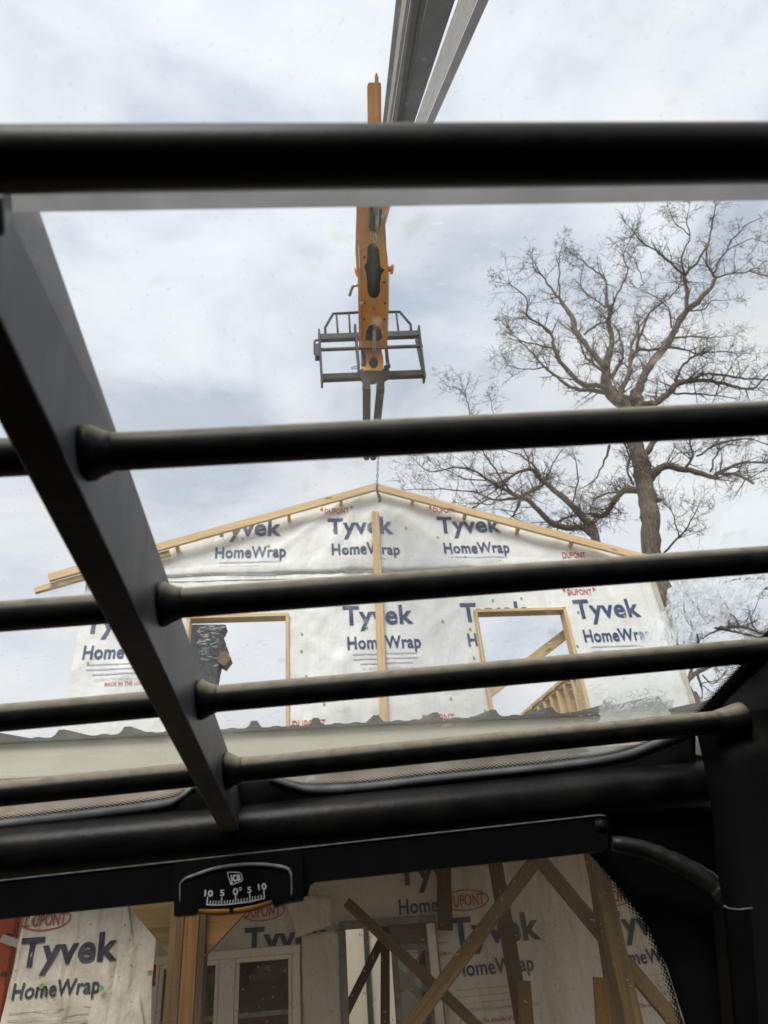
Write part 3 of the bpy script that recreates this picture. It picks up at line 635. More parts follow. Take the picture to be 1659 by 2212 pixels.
# things seen through the open half
tag(board('inner_post', wy(832, 2330, 5.9), wy(832, 1985, 5.9), .06, .06, MT['treated']), 'narrow orange-brown timber upright inside the open doorway', 'timber upright')
tag(board('inner_brace', wy(742, 2197, 5.6), wy(840, 2000, 5.6), .055, .038, MT['pinedark']), 'dark timber brace slanting across the bright doorway', 'timber brace')
shed = tag(empty('shed_wall', (0, 9.4, 0)), 'bright white panelled wall behind the house, seen through the open doorway', 'wall')
box('panel', (-2, 11.4, 0), (2.1, 11.5, 3.0), MT['whitewall'], shed)
sx = float(wy(795, 2100, 11.38)[0]); box('seam', (sx-.035, 11.36, 0), (sx+.035, 11.398, 3.0), MT['dark'], shed)
# lower prints (older style, heavy letters)
def drape(D, amp, y):
    V, Fc = D
    for p in V: p.y = y+amp*(noise.noise(Vector((p.x*6, p.z*2.2, 0)))*1.2+noise.noise(Vector((p.x*9+p.z*9, p.z*4, 5)))*.8)-.006
    return V, Fc
def oldlogo(u, v, wpx, y, par, parts_='all', cl=None, h=1.0, dr=0):
    o = Vector(wy(u, v, y)); o.y = y; wd_ = float(wy(u+wpx, v-.03*wpx, y)[0]-o.x); s = wd_/.58
    D = [text_place('Tyvek', o, XA, ZA, wd_, .155*s, .03)]
    D.append(text_place('HomeWrap', o+Vector((.0, 0, -.165*s)), XA, ZA, .50*s, .085*s, .018))
    if cl: D = [cut(d, cl) for d in D]
    V, Fc = merge(D)
    if dr: drape((V, Fc), dr, y)
    if V: link('lettering', V, Fc, MT['inkold'], par)
    c = o+Vector((.12*s, 0, .245*s))
    D = [ring_data(c, XA, ZA, .155*s, .062*s, .008*s), text_place('DUPONT', c+Vector((-.125*s, 0, -.033*s)), XA, ZA, .25*s, .07*s, .02)]
    if cl: D = [cut(d, cl) for d in D]
    V, Fc = merge(D)
    if dr: drape((V, Fc), dr, y)
    if V: link('lettering', V, Fc, MT['redold'], par)
    D = []
    for k in range(3):
        zz = -.235*s-k*.035*s; D.append(([o+Vector((a, 0, b)) for a, b in ((.0, zz), (.46*s, zz), (.46*s, zz+.0035), (0, zz+.0035))], [(0, 1, 2, 3)]))
    D.append(text_place('Call 1-800-44-TYVEK www.construction.tyvek.com', o+Vector((0, 0, -.345*s)), XA, ZA, .50*s, .02*s, .02))
    if cl: D = [cut(d, cl) for d in D]
    V, Fc = merge(D)
    if dr: drape((V, Fc), dr, y)
    if V: link('small_print', V, Fc, MT['inkgrey2'], par)
    D = [ring_data(o+Vector((.05*s, 0, -.395*s)), XA, ZA, .06*s, .024*s, .004*s), text_place('The miracles of science', o+Vector((.13*s, 0, -.405*s)), XA, ZA, .27*s, .024*s, .02)]
    if cl: D = [cut(d, cl) for d in D]
    V, Fc = merge(D)
    if dr: drape((V, Fc), dr, y)
    if V: link('small_print', V, Fc, MT['redold'], par)
MT['inkold'] = wrapmat('navy_ink_low', (.045, .055, .12), 1.0, 2.2); MT['redold'] = wrapmat('red_ink_low', (.50, .12, .13), 1.0, 2.2); MT['inkgrey2'] = wrapmat('grey_ink_low', (.50, .50, .53), 1.0, 2.2)
yo = YH-.006
oldlogo(977, 2043, 195, yo, house)
oldlogo(858, 1912, 190, yo-.0, house, cl=[((hx(957, 1920), 0, 0), (1, 0, 0))])
oldlogo(1309, 2026, 175, yo, house)
oldlogo(527, 2060, 185, yo, house, cl=[((0, 0, wA[3]+.004), (0, 0, -1))])
# loose wrap sheet hanging at the left, nearer
YS = 4.0
def sheet(name, pts, y, m, lab, nx=40, nz=40, amp=.02):
    """pts: top-left, top-right, bottom-right, bottom-left photo points"""
    P4 = [Vector(wy(u, v, y)) for u, v in pts]; V = []; Fc = []
    for j in range(nz+1):
        for i in range(nx+1):
            a = i/nx; b = j/nz; p = (P4[0].lerp(P4[1], a)).lerp(P4[3].lerp(P4[2], a), b)
            p.y += amp*(noise.noise(Vector((p.x*6, p.z*2.2, 0)))*1.2+noise.noise(Vector((p.x*9+p.z*9, p.z*4, 5)))*.8); V.append(p)
    for j in range(nz):
        for i in range(nx): q = j*(nx+1)+i; Fc.append((q, q+1, q+nx+2, q+nx+1))
    o = link(name, V, Fc, m, smooth=True); s = o.modifiers.new('s', 'SOLIDIFY'); s.thickness = .002; return o
wl = tag(empty('wrapped_wall', (-1.2, YS, 0)), 'bright wall section in crumpled printed wrap left of the porch post', 'wrapped wall')
so_ = sheet('wrap_sheet', ((72, 1890), (268, 1890), (326, 2330), (-24, 2330)), YS, MT['wraplow'], None); setp(so_, wl)
so_ = None
PR = Vector(wy(330, 2100, YS))
plate('wrap_sheet', [wy(u, v, YS+.02) for u, v in ((76, 1890), (275, 1940), (338, 2020), (328, 2120), (324, 2330), (-16, 2330), (44, 2070))], (0, .01, 0), MT['wraplow'], wl)
oldlogo(38, 2089, 212, YS, wl, dr=.02)
for u, v in ((324, 2102), (219, 2135), (91, 2130)): p = wy(u, v, YS-.015); cap(p[0], p[1], p[2], wl, .011)
fl = sheet('wrap_flap', ((64, 1960), (93, 1958), (62, 1994), (66, 2004)), YS-.05, MT['wraplow'], None, 8, 8, .004); setp(fl, wl)
tg = board('red_sticker', wy(334, 2083, YS+.1), wy(331, 2131, YS+.1), .018, .004, MT['redtag'], wl)
# flap of wrap hanging by window B
fl = sheet('wrap_flap', ((615, 1930), (716, 1935), (714, 1998), (640, 2026)), YH-.06, MT['wraplow'], None, 12, 8, .02); setp(fl, house)
fl = sheet('wrap_strip', ((652, 2020), (733, 2008), (740, 2330), (655, 2330)), YH-.03, MT['wraplow'], None, 18, 30, .022); setp(fl, house)
# orange lift arm at the left edge
arm = tag(empty('orange_lift', (-1.5, 4.2, 0)), 'slanted orange-red steel arm of another lift at the left edge', 'lift')
board('arm', wy(-34, 2330, 4.3), wy(32, 1930, 4.3), .075, .08, MT['redorange'], arm); 
board('rail', wy(-62, 2330, 4.45), wy(8, 1930, 4.45), .05, .05, MT['rust'], arm)
board('bracket', wy(4, 2026, 4.22), wy(50, 2042, 4.22), .035, .02, MT['vinyl'], arm)
for (u, v) in ((18, 2022), (10, 2105)): 
    p = Vector(wy(u, v, 4.25)); V, Fc = tube_data([p, p+Vector((0, -.02, 0))], .012, 10); link('bolt', V, Fc, MT['dark'], arm)
# leaning and bracing boards in front of the wall
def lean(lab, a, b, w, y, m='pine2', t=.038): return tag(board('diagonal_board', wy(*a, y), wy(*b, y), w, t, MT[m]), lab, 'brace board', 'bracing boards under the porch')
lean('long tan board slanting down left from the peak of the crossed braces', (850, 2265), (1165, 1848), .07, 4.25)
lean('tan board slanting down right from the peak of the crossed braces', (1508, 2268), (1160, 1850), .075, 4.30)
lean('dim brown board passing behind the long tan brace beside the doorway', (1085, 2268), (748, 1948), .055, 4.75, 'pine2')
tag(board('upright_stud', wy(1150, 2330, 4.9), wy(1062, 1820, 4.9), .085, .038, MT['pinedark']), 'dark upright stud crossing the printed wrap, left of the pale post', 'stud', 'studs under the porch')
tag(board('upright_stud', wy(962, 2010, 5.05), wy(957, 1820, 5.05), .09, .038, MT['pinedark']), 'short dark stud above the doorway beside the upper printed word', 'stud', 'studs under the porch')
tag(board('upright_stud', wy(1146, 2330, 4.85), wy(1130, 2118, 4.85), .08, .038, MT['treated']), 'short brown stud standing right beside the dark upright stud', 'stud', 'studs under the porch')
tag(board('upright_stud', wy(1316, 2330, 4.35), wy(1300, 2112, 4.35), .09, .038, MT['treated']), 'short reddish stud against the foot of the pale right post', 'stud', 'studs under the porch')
lp = wy(1280, 1830, 4.35); lq = wy(1356, 2330, 4.35)
tag(board('upright_board', lq, lp, .085, .05, MT['pine2']), 'pale greenish-tan upright board at the right end of the printed wall', 'board')

# ================================================================ TREES
def photo_limb(pts, sc, ox, oy, y, wscale=1.0, jit=.6, seed=0, y0=None):
    """photo polyline at real distance, drifting nearer and farther as it grows; returns 3-D points and radii"""
    rnd = random.Random(seed); P = []; Rr = []; yy = y if y0 is None else y0; dr = rnd.uniform(-1, 1)*jit
    for i, (a, b, w) in enumerate(pts):
        u = ox+a*sc; v = oy+b*sc; P.append(Vector(wy(u, v, yy))); dist = (P[-1]-Vector(CAMP)).length; Rr.append(max(.012, w*sc/F0*dist/2*wscale*1.0)); 
        dr += rnd.uniform(-1, 1)*jit*.4; yy += dr
    return P, Rr
def smooth_poly(P, Rr, sub=3, wob=.05, rnd=random):
    Q = []; S = []
    for i in range(len(P)-1):
        p0 = P[max(i-1, 0)]; p1 = P[i]; p2 = P[i+1]; p3 = P[min(i+2, len(P)-1)]
        for k in range(sub):
            t = k/sub; q = .5*((2*p1)+(p2-p0)*t+(2*p0-5*p1+4*p2-p3)*t*t+(3*p1-p0-3*p2+p3)*t**3)
            r = Rr[i]*(1-t)+Rr[i+1]*t; L = (p2-p1).length
            if not (i == 0 and k == 0): q = q+Vector((rnd.uniform(-1, 1), rnd.uniform(-1, 1), rnd.uniform(-1, 1)))*wob*L*.35
            Q.append(q); S.append(r*rnd.uniform(.93, 1.07))
    Q.append(P[-1]); S.append(Rr[-1]); return Q, S
def grow(store, p, d, L, r, lev, rnd, seg=4):
    n = max(3, int(L/.22)) if lev < 3 else 3; pts = [p]; rr = [r]; dd = d.copy(); st = L/n
    for i in range(n):
        dd = (dd+Vector((rnd.uniform(-1, 1), rnd.uniform(-1, 1), rnd.uniform(-.8, 1)))*.19).normalized(); pts.append(pts[-1]+dd*st); rr.append(max(.005, r*(1-.75*(i+1)/n)))
        if lev < 3 and i < n:
            for _ in range(2 if lev < 2 else 1+(rnd.random() < .5)):
                if rnd.random() < .8:
                    sdv = Vector((rnd.uniform(-1, 1), rnd.uniform(-1, 1), rnd.uniform(-.9, 1))).normalized(); nd = (dd*.55+sdv*.85).normalized()
                    grow(store, pts[-1], nd, L*rnd.uniform(.32, .6), rr[-1]*.6, lev+1, rnd)
    store.append(tube_data(pts, rr, 3 if lev > 1 else 4, False))
def make_tree(name, label, limbs, sc, ox, oy, y, seed, trunk_n, twig=1.0, jit=.5):
    rnd = random.Random(seed); root = None; thick = []; thin = []
    for li, (pts, off, *vw) in enumerate(limbs):
        s_, x_, y_ = vw[0] if vw else (sc, ox, oy)
        P, Rr = photo_limb(pts, s_, x_, y_, y, 1.05 if li >= trunk_n else .92, jit if li >= trunk_n else 0, seed+li, y+off)
        if li < trunk_n: root = root or P[0]
        Q, S = smooth_poly(P, Rr, 4, .09, rnd)
        (thick if max(S) > .07 or li < trunk_n else thin).append(tube_data(Q, S, 10 if max(S) > .1 else 6))
        if li >= trunk_n:
            for i in range(2, len(Q)):
                rr = S[i]; k = rnd.random()
                nn = (2 if rr < .16 else 1) if k < .5*twig else 0
                for _ in range(nn):
                    d = (Q[i]-Q[i-1]).normalized(); sdv = Vector((rnd.uniform(-1, 1), rnd.uniform(-1, 1), rnd.uniform(-.5, 1))).normalized()
                    grow(thin, Q[i], (d*.6+sdv*.8).normalized(), rnd.uniform(.45, 1.1), min(.026, rr*.5), 1, rnd)
            grow(thin, Q[-1], (Q[-1]-Q[-3]).normalized(), .8, min(.025, S[-1]), 0, rnd)
    root = root or Vector((0, y, 0))
    t = tag(empty(name, (root.x, y, 0)), label, 'tree')
    V, Fc = merge(thick); link('trunk', V, Fc, MT['bark'], t, smooth=True)
    V, Fc = merge(thin); link('crown', V, Fc, MT['twig'], t, smooth=True)
    return t
VA = (.3667, 1051, 414.8); VB = (.4834, 857.3, 414.8)
base1 = wy(1425, 1300, 19)
L1 = [
 ([(1215, 5200, 150), (1215, 3000, 120), (1205, 2000, 92), (1185, 1831, 88), (1140, 1600, 86), (1130, 1450, 84), (1110, 1330, 80), (1085, 1200, 74), (1060, 1120, 72), (1040, 1030, 66), (1010, 940, 60)], 0, VB),
 ([(1060, 1140, 50), (1060, 1060, 44), (1075, 960, 40), (1085, 920, 38)], 0, VB),
 ([(1110, 1170, 30), (1150, 1110, 24), (1190, 1030, 22)], 0, VB),
 ([(1140, 1375, 40), (1165, 1378, 24), (1182, 1376, 12)], 0, VB),
 ([(820, 1250, 90), (740, 1190, 70), (705, 1120, 55), (705, 1010, 40), (735, 900, 28), (735, 820, 24), (715, 760, 18), (735, 700, 16), (700, 640, 14), (705, 520, 12), (620, 450, 8), (520, 370, 5)], 0, VA),
 ([(735, 700, 12), (770, 600, 9), (830, 480, 7), (810, 360, 5), (870, 240, 3)], .6, VA),
 ([(700, 1040, 38), (600, 920, 28), (520, 810, 32), (490, 710, 26), (420, 620, 14), (360, 540, 10), (280, 440, 7), (270, 370, 4)], -.3, VA),
 ([(730, 1180, 36), (660, 1140, 26), (560, 1130, 28), (450, 1020, 22), (400, 920, 20), (370, 820, 14), (240, 730, 10), (240, 640, 7), (150, 550, 5), (100, 540, 3)], 0, VA),
 ([(730, 1190, 30), (600, 1165, 22), (520, 1160, 18), (420, 1090, 16), (340, 1030, 12), (250, 930, 8), (170, 850, 5), (130, 800, 3)], .4, VA),
 ([(340, 1030, 10), (250, 1045, 6), (150, 1030, 4), (100, 970, 2)], .6, VA),
 ([(400, 920, 12), (320, 905, 9), (220, 880, 6), (160, 850, 4)], -.3, VA),
 ([(705, 1120, 30), (770, 1040, 18), (805, 960, 14), (785, 860, 10), (770, 810, 7), (700, 740, 5)], .5, VA),
 ([(690, 1060, 20), (600, 990, 11), (570, 940, 8), (540, 850, 5), (570, 740, 3)], -.5, VA),
 ([(430, 620, 10), (430, 480, 7), (430, 380, 5), (450, 300, 3)], 0, VA),
 ([(575, 840, 12), (640, 790, 10), (690, 770, 5)], .2, VA),
 ([(780, 1240, 44), (800, 1160, 30), (840, 1060, 25), (850, 960, 17), (865, 860, 12), (940, 740, 7), (1000, 660, 4)], -.4, VA),
 ([(850, 1000, 18), (890, 930, 15), (980, 930, 14), (1080, 915, 18), (1170, 930, 9), (1260, 960, 6)], -.3, VA),
 ([(885, 930, 16), (900, 860, 13), (960, 720, 8), (1100, 600, 5), (1140, 540, 3)], 0, VA),
 ([(860, 1240, 70), (910, 1120, 42), (960, 1020, 40), (1050, 920, 38), (1110, 820, 32), (1180, 700, 30), (1280, 610, 22), (1345, 520, 16), (1330, 480, 11), (1290, 390, 9), (1320, 250, 7), (1345, 100, 5), (1370, 50, 3)], 0, VA),
 ([(1180, 700, 20), (1180, 600, 18), (1165, 500, 16), (1180, 480, 14), (1290, 340, 10), (1320, 240, 6)], 0, VA),
 ([(1165, 490, 13), (1060, 400, 10), (1000, 350, 8), (910, 290, 6), (870, 240, 3)], .5, VA),
 ([(1170, 490, 11), (1150, 380, 8), (1200, 260, 6), (1180, 180, 5), (1190, 110, 3)], -.5, VA),
 ([(1195, 255, 6), (1110, 180, 4), (1090, 140, 3)], 0, VA),
 ([(1345, 512, 10), (1430, 480, 8), (1550, 465, 6), (1659, 400, 4), (1740, 340, 3)], .3, VA),
 ([(1340, 475, 11), (1400, 350, 8), (1500, 220, 5), (1600, 160, 3)], 0, VA),
 ([(1415, 345, 6), (1540, 280, 4), (1620, 290, 3)], -.3, VA),
 ([(1550, 465, 6), (1620, 490, 5), (1720, 500, 3)], 0, VA),
 ([(870, 1240, 36), (990, 1245, 30), (1080, 1180, 34), (1120, 1130, 28), (1200, 1105, 20), (1290, 1072, 14), (1400, 1080, 12), (1520, 1100, 10), (1620, 1100, 8), (1750, 1130, 5)], 0, VA),
 ([(1130, 1130, 26), (1200, 1115, 22), (1300, 1110, 19), (1400, 1130, 18), (1500, 1155, 14), (1580, 1150, 11), (1680, 1050, 8)], -.5, VA),
 ([(1115, 1120, 18), (1150, 1030, 13), (1220, 970, 11), (1280, 950, 7), (1400, 940, 5), (1460, 950, 3)], .4, VA),
 ([(1100, 1185, 12), (1250, 1190, 10), (1370, 1200, 6)], -.2, VA),
 ([(1110, 860, 12), (1200, 850, 9), (1300, 860, 6), (1400, 850, 3)], 0, VA),
 ([(1200, 700, 9), (1280, 690, 7), (1330, 640, 5), (1390, 640, 3)], .3, VA),
 ([(1090, 800, 10), (1080, 700, 7), (1020, 640, 5), (930, 580, 3)], .3, VA),
 ([(700, 680, 9), (620, 620, 6), (560, 560, 4), (560, 470, 3)], .2, VA),
 ([(930, 540, 5), (880, 420, 4), (830, 360, 3)], -.5, VA),
 ([(1125, 1275, 52), (1155, 1250, 36), (1200, 1225, 28), (1290, 1240, 25), (1380, 1265, 21), (1430, 1280, 17)], 0, VB),
 ([(1420, 1275, 15), (1440, 1250, 13), (1540, 1210, 9), (1640, 1210, 6), (1720, 1200, 3)], .3, VB),
 ([(1440, 1255, 12), (1540, 1270, 11), (1600, 1310, 8)], -.3, VB),
 ([(1290, 1235, 12), (1320, 1180, 9), (1310, 1110, 7), (1360, 1060, 5)], 0, VB),
 ([(1340, 1180, 8), (1460, 1120, 7), (1560, 1100, 5), (1659, 1130, 4)], .2, VB),
 ([(1400, 1250, 8), (1440, 1150, 6), (1500, 1130, 4)], 0, VB),
 ([(1110, 1330, 44), (1060, 1332, 30), (1015, 1335, 26), (980, 1370, 24), (940, 1430, 20), (915, 1450, 15), (870, 1450, 8)], 0, VB),
 ([(990, 1340, 9), (900, 1360, 6), (860, 1420, 4)], .2, VB),
 ([(1060, 1310, 10), (1030, 1250, 9), (1040, 1190, 8), (1020, 1130, 7)], -.3, VB),
 ([(950, 1130, 12), (930, 1200, 8), (880, 1290, 5), (810, 1330, 3)], .3, VB),
 ([(1190, 1620, 9), (1240, 1560, 8), (1290, 1510, 7), (1330, 1440, 4)], .5, VB),
 ([(1260, 1540, 6), (1230, 1430, 4), (1200, 1400, 3)], 0, VB),
]
make_tree('oak_tree', 'large bare oak with thick trunk rising beyond the right slope of the gable', L1, *VB, 19., 11, 4, 1.1, .28)
L2 = [
 ([(930, 4800, 110), (925, 2600, 80), (910, 1700, 50), (890, 1560, 42), (868, 1480, 36)], 0, VB),
 ([(870, 1490, 36), (800, 1420, 28), (700, 1330, 23), (640, 1280, 19), (600, 1240, 15), (530, 1258, 12), (470, 1310, 8), (400, 1360, 4)], 0, VB),
 ([(640, 1270, 14), (620, 1230, 10), (560, 1180, 6), (500, 1160, 4)], .3, VB),
 ([(885, 1540, 34), (830, 1500, 28), (760, 1500, 27), (680, 1470, 23), (600, 1390, 20), (540, 1360, 18), (440, 1310, 12), (350, 1250, 9), (260, 1230, 7), (150, 1250, 5), (90, 1210, 3)], 0, VB),
 ([(550, 1365, 15), (600, 1340, 14), (660, 1300, 12), (690, 1230, 6), (740, 1150, 4)], .3, VB),
 ([(545, 1380, 14), (540, 1410, 12), (515, 1450, 8)], -.3, VB),
 ([(540, 1370, 13), (430, 1372, 9), (340, 1340, 7), (200, 1330, 5), (60, 1330, 3)], .3, VB),
 ([(700, 1480, 12), (800, 1440, 8), (900, 1440, 6)], .3, VB),
 ([(520, 1350, 10), (440, 1240, 7), (400, 1180, 5), (330, 1050, 5), (320, 950, 4), (290, 890, 3), (240, 870, 2)], -.3, VB),
 ([(480, 1310, 8), (430, 1390, 6), (340, 1390, 4)], 0, VB),
 ([(400, 1290, 7), (300, 1280, 5), (180, 1220, 3)], .4, VB),
 ([(600, 1240, 8), (560, 1130, 5), (440, 1000, 3), (420, 930, 2)], .2, VB),
 ([(420, 1370, 7), (300, 1420, 4), (180, 1400, 2)], 0, VB),
 ([(780, 1400, 8), (810, 1290, 6), (800, 1200, 4)], .2, VB),
]
make_tree('spreading_tree', 'smaller bare tree whose limbs spread left behind the right rake of the gable', L2, *VB, 22., 23, 1, 1.0, .3)
VC = (.2334, 1272, 1327.2)
L3 = [
 ([(1030, 5200, 150), (1025, 2400, 90), (1005, 910, 62), (940, 720, 56), (905, 640, 52), (950, 570, 46), (1010, 530, 40)], 0, VC),
 ([(1010, 530, 40), (1120, 480, 26), (1230, 420, 18), (1400, 330, 12)], 0, VC),
 ([(1000, 540, 24), (1030, 640, 18), (1050, 700, 12)], .2, VC),
 ([(905, 640, 30), (840, 560, 20), (800, 300, 18), (700, 200, 10)], 0, VC),
 ([(930, 600, 30), (1010, 250, 20), (950, 100, 16), (930, -100, 10)], .3, VC),
 ([(1120, 80, 30), (1220, 130, 40), (1380, 110, 26), (1500, 140, 20), (1640, 190, 14)], 0, VC),
 ([(1220, 130, 22), (1360, 170, 16), (1560, 210, 14), (1700, 240, 9)], .4, VC),
 ([(1220, 135, 18), (1120, 180, 10), (1020, 240, 6)], .2, VC),
 ([(1120, 90, 22), (1000, -40, 14), (900, -160, 8)], .2, VC),
 ([(1400, 110, 14), (1330, 0, 10), (1250, -120, 8), (1300, -260, 5)], .2, VC),
 ([(1300, -200, 16), (1500, -240, 14), (1700, -230, 10)], .2, VC),
 ([(1050, 560, 14), (1150, 640, 9), (1250, 560, 6)], .2, VC),
 ([(1560, 150, 12), (1500, 60, 8), (1550, -80, 6)], .2, VC),
]
make_tree('slender_tree', 'third bare tree low at the right edge behind the streaming water', L3, *VC, 24., 31, 1, .9, .25)

# ================================================================ TELEHANDLER
TH = empty('telehandler', (0, -.6, 0)); tag(TH, 'orange and black telehandler seen from its driver seat, boom raised above barred roof glass', 'telehandler')
# ---- roof bars (cab coordinates: right, forward, up)
st = [(.215, .405, .0175), (.455, .404, .016), (.672, .380, .016), (.84, .339, .016), (.99, .298, .016)]
pix = [(335, 330), (945, 900), (1269, 1212), (1476, 1414), (1631, 1562)]      # bar axis height at photo x=829 and x=1500
def on_plane_bar(f, u_):   # c-coordinates: fix f at centre; axis follows cab right
    return f, u_
RL = -1.05; RR = .62
for i, (f, u_, r) in enumerate(st):
    vv = (338, 946, 1270, 1477, 1632)[i]
    q = cray(829.5, vv); s = math.hypot(f, u_)/math.hypot(q[1], q[2]); f2, u2 = q[1]*s, q[2]*s
    right = .60 if i == 4 else .75
    pts = [c2w((x, f2, u2)) for x in np.linspace(RL, right, 26)]
    rr = [r*(1+.012*noise.noise(Vector((k*.7, i, 0)))) for k in range(26)]
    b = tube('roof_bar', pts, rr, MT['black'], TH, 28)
    st[i] = (f2, u2, r)
    if i > 0:
        xr = -.176+.086*(f2-.455)
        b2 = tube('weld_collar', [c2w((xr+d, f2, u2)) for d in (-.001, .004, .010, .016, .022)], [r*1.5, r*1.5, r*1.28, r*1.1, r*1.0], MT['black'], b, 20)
        for vv_ in b2.data.vertices: vv_.co *= 1+.09*noise.noise(Vector(vv_.co)*90)
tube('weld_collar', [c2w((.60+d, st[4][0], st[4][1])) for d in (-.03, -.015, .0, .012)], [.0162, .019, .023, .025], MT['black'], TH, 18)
# ---- fore-aft rail
S_ = 1/1.808
def railpt(x0, k, f):
    """point of the photo edge line lying in the sloping rail side plane at forward f"""
    lo, hi = 300, 4200
    for _ in range(50):
        mid = (lo+hi)/2; q = cray((x0+k*(mid-1900))*S_, mid*S_); rf = q[0]/q[1]
        if rf < (-.176+.086*(f-.455)+DX)/f: lo = mid
        else: hi = mid
    q = cray((x0+k*(lo-1900))*S_, lo*S_); return q*(f/q[1])
V = []; Fc = []
fs = [.268, .3, .4, .5, .6, .7, .8, .9, 1.0, 1.06, 1.115]
for f in fs:
    DX = 0; m_ = railpt(307, .4645, f); r_ = railpt(533, .348, f)
    th = .034-.010*max(0, (f-.45)/.66)
    V += [c2w((m_[0]-th, f, m_[2])), c2w((m_[0], f, m_[2])), c2w((r_[0], f, r_[2])), c2w((r_[0]-th, f, r_[2]))]
for i in range(len(fs)-1):
    a = i*4
    for k in range(4): Fc.append((a+k, a+(k+1) % 4, a+4+(k+1) % 4, a+4+k))
Fc += [(0, 1, 2, 3), (len(V)-4, len(V)-1, len(V)-2, len(V)-3)]
bevel(link('roof_rail', V, Fc, MT['steel'], TH), .0025, 2)
# ---- roof glass surface profile
PROF = [(-.35, .47), (.0, .475), (.3, .472), (.5, .462), (.7, .436), (.85, .40), (.98, .352), (1.06, .314), (1.10, .290), (1.14, .262)]
def onprof(u, v, lift=0):
    q = cray(u, v); a = None
    for (f0, u0), (f1, u1) in zip(PROF[:-1], PROF[1:]):
        # q.u/q.f = k ; intersect u = k f with the segment
        k = q[2]/q[1]; df = f1-f0; du = (u1-u0)
        den = du-k*df
        if abs(den) < 1e-9: continue
        t = (k*f0-u0-0)/den
        if -1e-6 <= t <= 1+1e-6:
            f = f0+t*df; 
            if f > 0: a = q*(f/q[1]); break
    if a is None: a = q*(1.14/q[1])
    return a*(1-lift/np.linalg.norm(a))
def profmesh(name, x0, x1, off, m, parent, nx=2, f_from=-.35, f_to=1.14):
    pr = []
    for (f0, u0), (f1, u1) in zip(PROF[:-1], PROF[1:]):
        for k in range(5): t = k/5; pr.append((f0+(f1-f0)*t, u0+(u1-u0)*t))
    pr.append(PROF[-1]); V = []; Fc = []
    for f, u_ in pr: V += [c2w((x0, f, u_+off)), c2w((x1, f, u_+off))]
    for i in range(len(pr)-1): Fc.append((2*i, 2*i+1, 2*i+3, 2*i+2))
    return link(name, V, Fc, m, parent, smooth=True)
profmesh('roof_glass', -1.2, .66, .004, MT['glassroof'], TH)
# water streaming on the right of the glass
def film(name, left, right, nn=10):
    V = []; Fc = []
    def samp(pl, t):
        n = len(pl)-1; i = min(int(t*n), n-1); k = t*n-i; return (pl[i][0]*(1-k)+pl[i+1][0]*k, pl[i][1]*(1-k)+pl[i+1][1]*k)
    for j in range(91):
        a = samp(left, j/90); b = samp(right, j/90)
        for i in range(nn+1):
            t = i/nn; u = a[0]*(1-t)+b[0]*t; v = a[1]*(1-t)+b[1]*t
            w = (26*noise.noise(Vector((j*.13, i*3, 1)))+10*noise.noise(Vector((j*.6, i*3, 4)))) if i in (0, nn) else 0
            V.append(c2w(onprof(u+w, v, .001)))
    for j in range(90):
        for i in range(nn): q = j*(nn+1)+i; Fc.append((q, q+1, q+nn+2, q+nn+1))
    return link(name, V, Fc, MT['water'], TH, smooth=True)
film('water_film', [(1640, 1040), (1540, 1141), (1450, 1266), (1375, 1396), (1325, 1480), (1280, 1560)], [(1760, 1150), (1600, 1320), (1550, 1351), (1460, 1391), (1465, 1480), (1440, 1560)])
film('water_film', [(1280, 1600), (1250, 1650)], [(1340, 1600), (1320, 1640)], 6)
# small drops
dr = random.Random(4); dp = []
for (u0, u1, v0, v1, n_) in ((1230, 1330, 1440, 1560, 60), (1440, 1600, 1250, 1420, 50), (428, 482, 1352, 1392, 46), (435, 470, 1392, 1440, 16), (500, 610, 1370, 1440, 16), (480, 600, 1520, 1560, 12), (1060, 1190, 1350, 1400, 14), (340, 420, 1240, 1262, 8), (0, 140, 1400, 1440, 10), (380, 560, 1225, 1260, 10), (860, 1000, 1190, 1260, 8), (900, 1250, 470, 700, 16)):
    for _ in range(n_):
        u = dr.uniform(u0, u1); v = dr.uniform(v0, v1); c = onprof(u, v, .002); s = dr.uniform(.0008, .0028); a = dr.uniform(1.2, 2.6)
        ring = [c+np.array([math.cos(t)*s*a, math.sin(t)*s*.5, math.sin(t)*s*.3]) for t in np.linspace(0, 2*math.pi, 9)[:-1]]
        V = [c2w(p) for p in ring]+[c2w(c-np.array([0, 0, s*.35]))]
        dp.append((V, [(k, (k+1) % 8, 8) for k in range(8)]))
V, Fc = merge(dp); dro = link('water_drops', V, Fc, MT['water'], TH, smooth=True); dro['kind'] = 'stuff'
# ---- grey roof joint strip behind the first bar
V = []
for u, v in ((-200, 395), (1900, 385), (1900, 418), (-200, 463)): pass
J = []
xs = np.linspace(-.75, .75, 2)
q1_ = cray(829.5, 398); q2_ = cray(829.5, 446)
U1 = .455; a_ = q1_*(U1/q1_[2]); b_ = q2_*(U1/q2_[2])
V = [c2w((x, f, u_)) for u_ in (U1, U1+.012) for x, f in ((-.9, a_[1]), (.9, a_[1]), (.9, b_[1]), (-.9, b_[1]))]
link('roof_joint', V[:4], [(0, 1, 2, 3)], MT['joint'], TH)
V = [c2w((x, f, u_)) for u_ in (U1-.028, U1-.002) for x, f in ((-.36, a_[1]-.01), (-.14-.03, a_[1]-.01), (-.178, b_[1]-.0), (-.36, b_[1]+.02))]
bevel(link('rail_bracket', V, BOXF, MT['steel'], TH), .003)
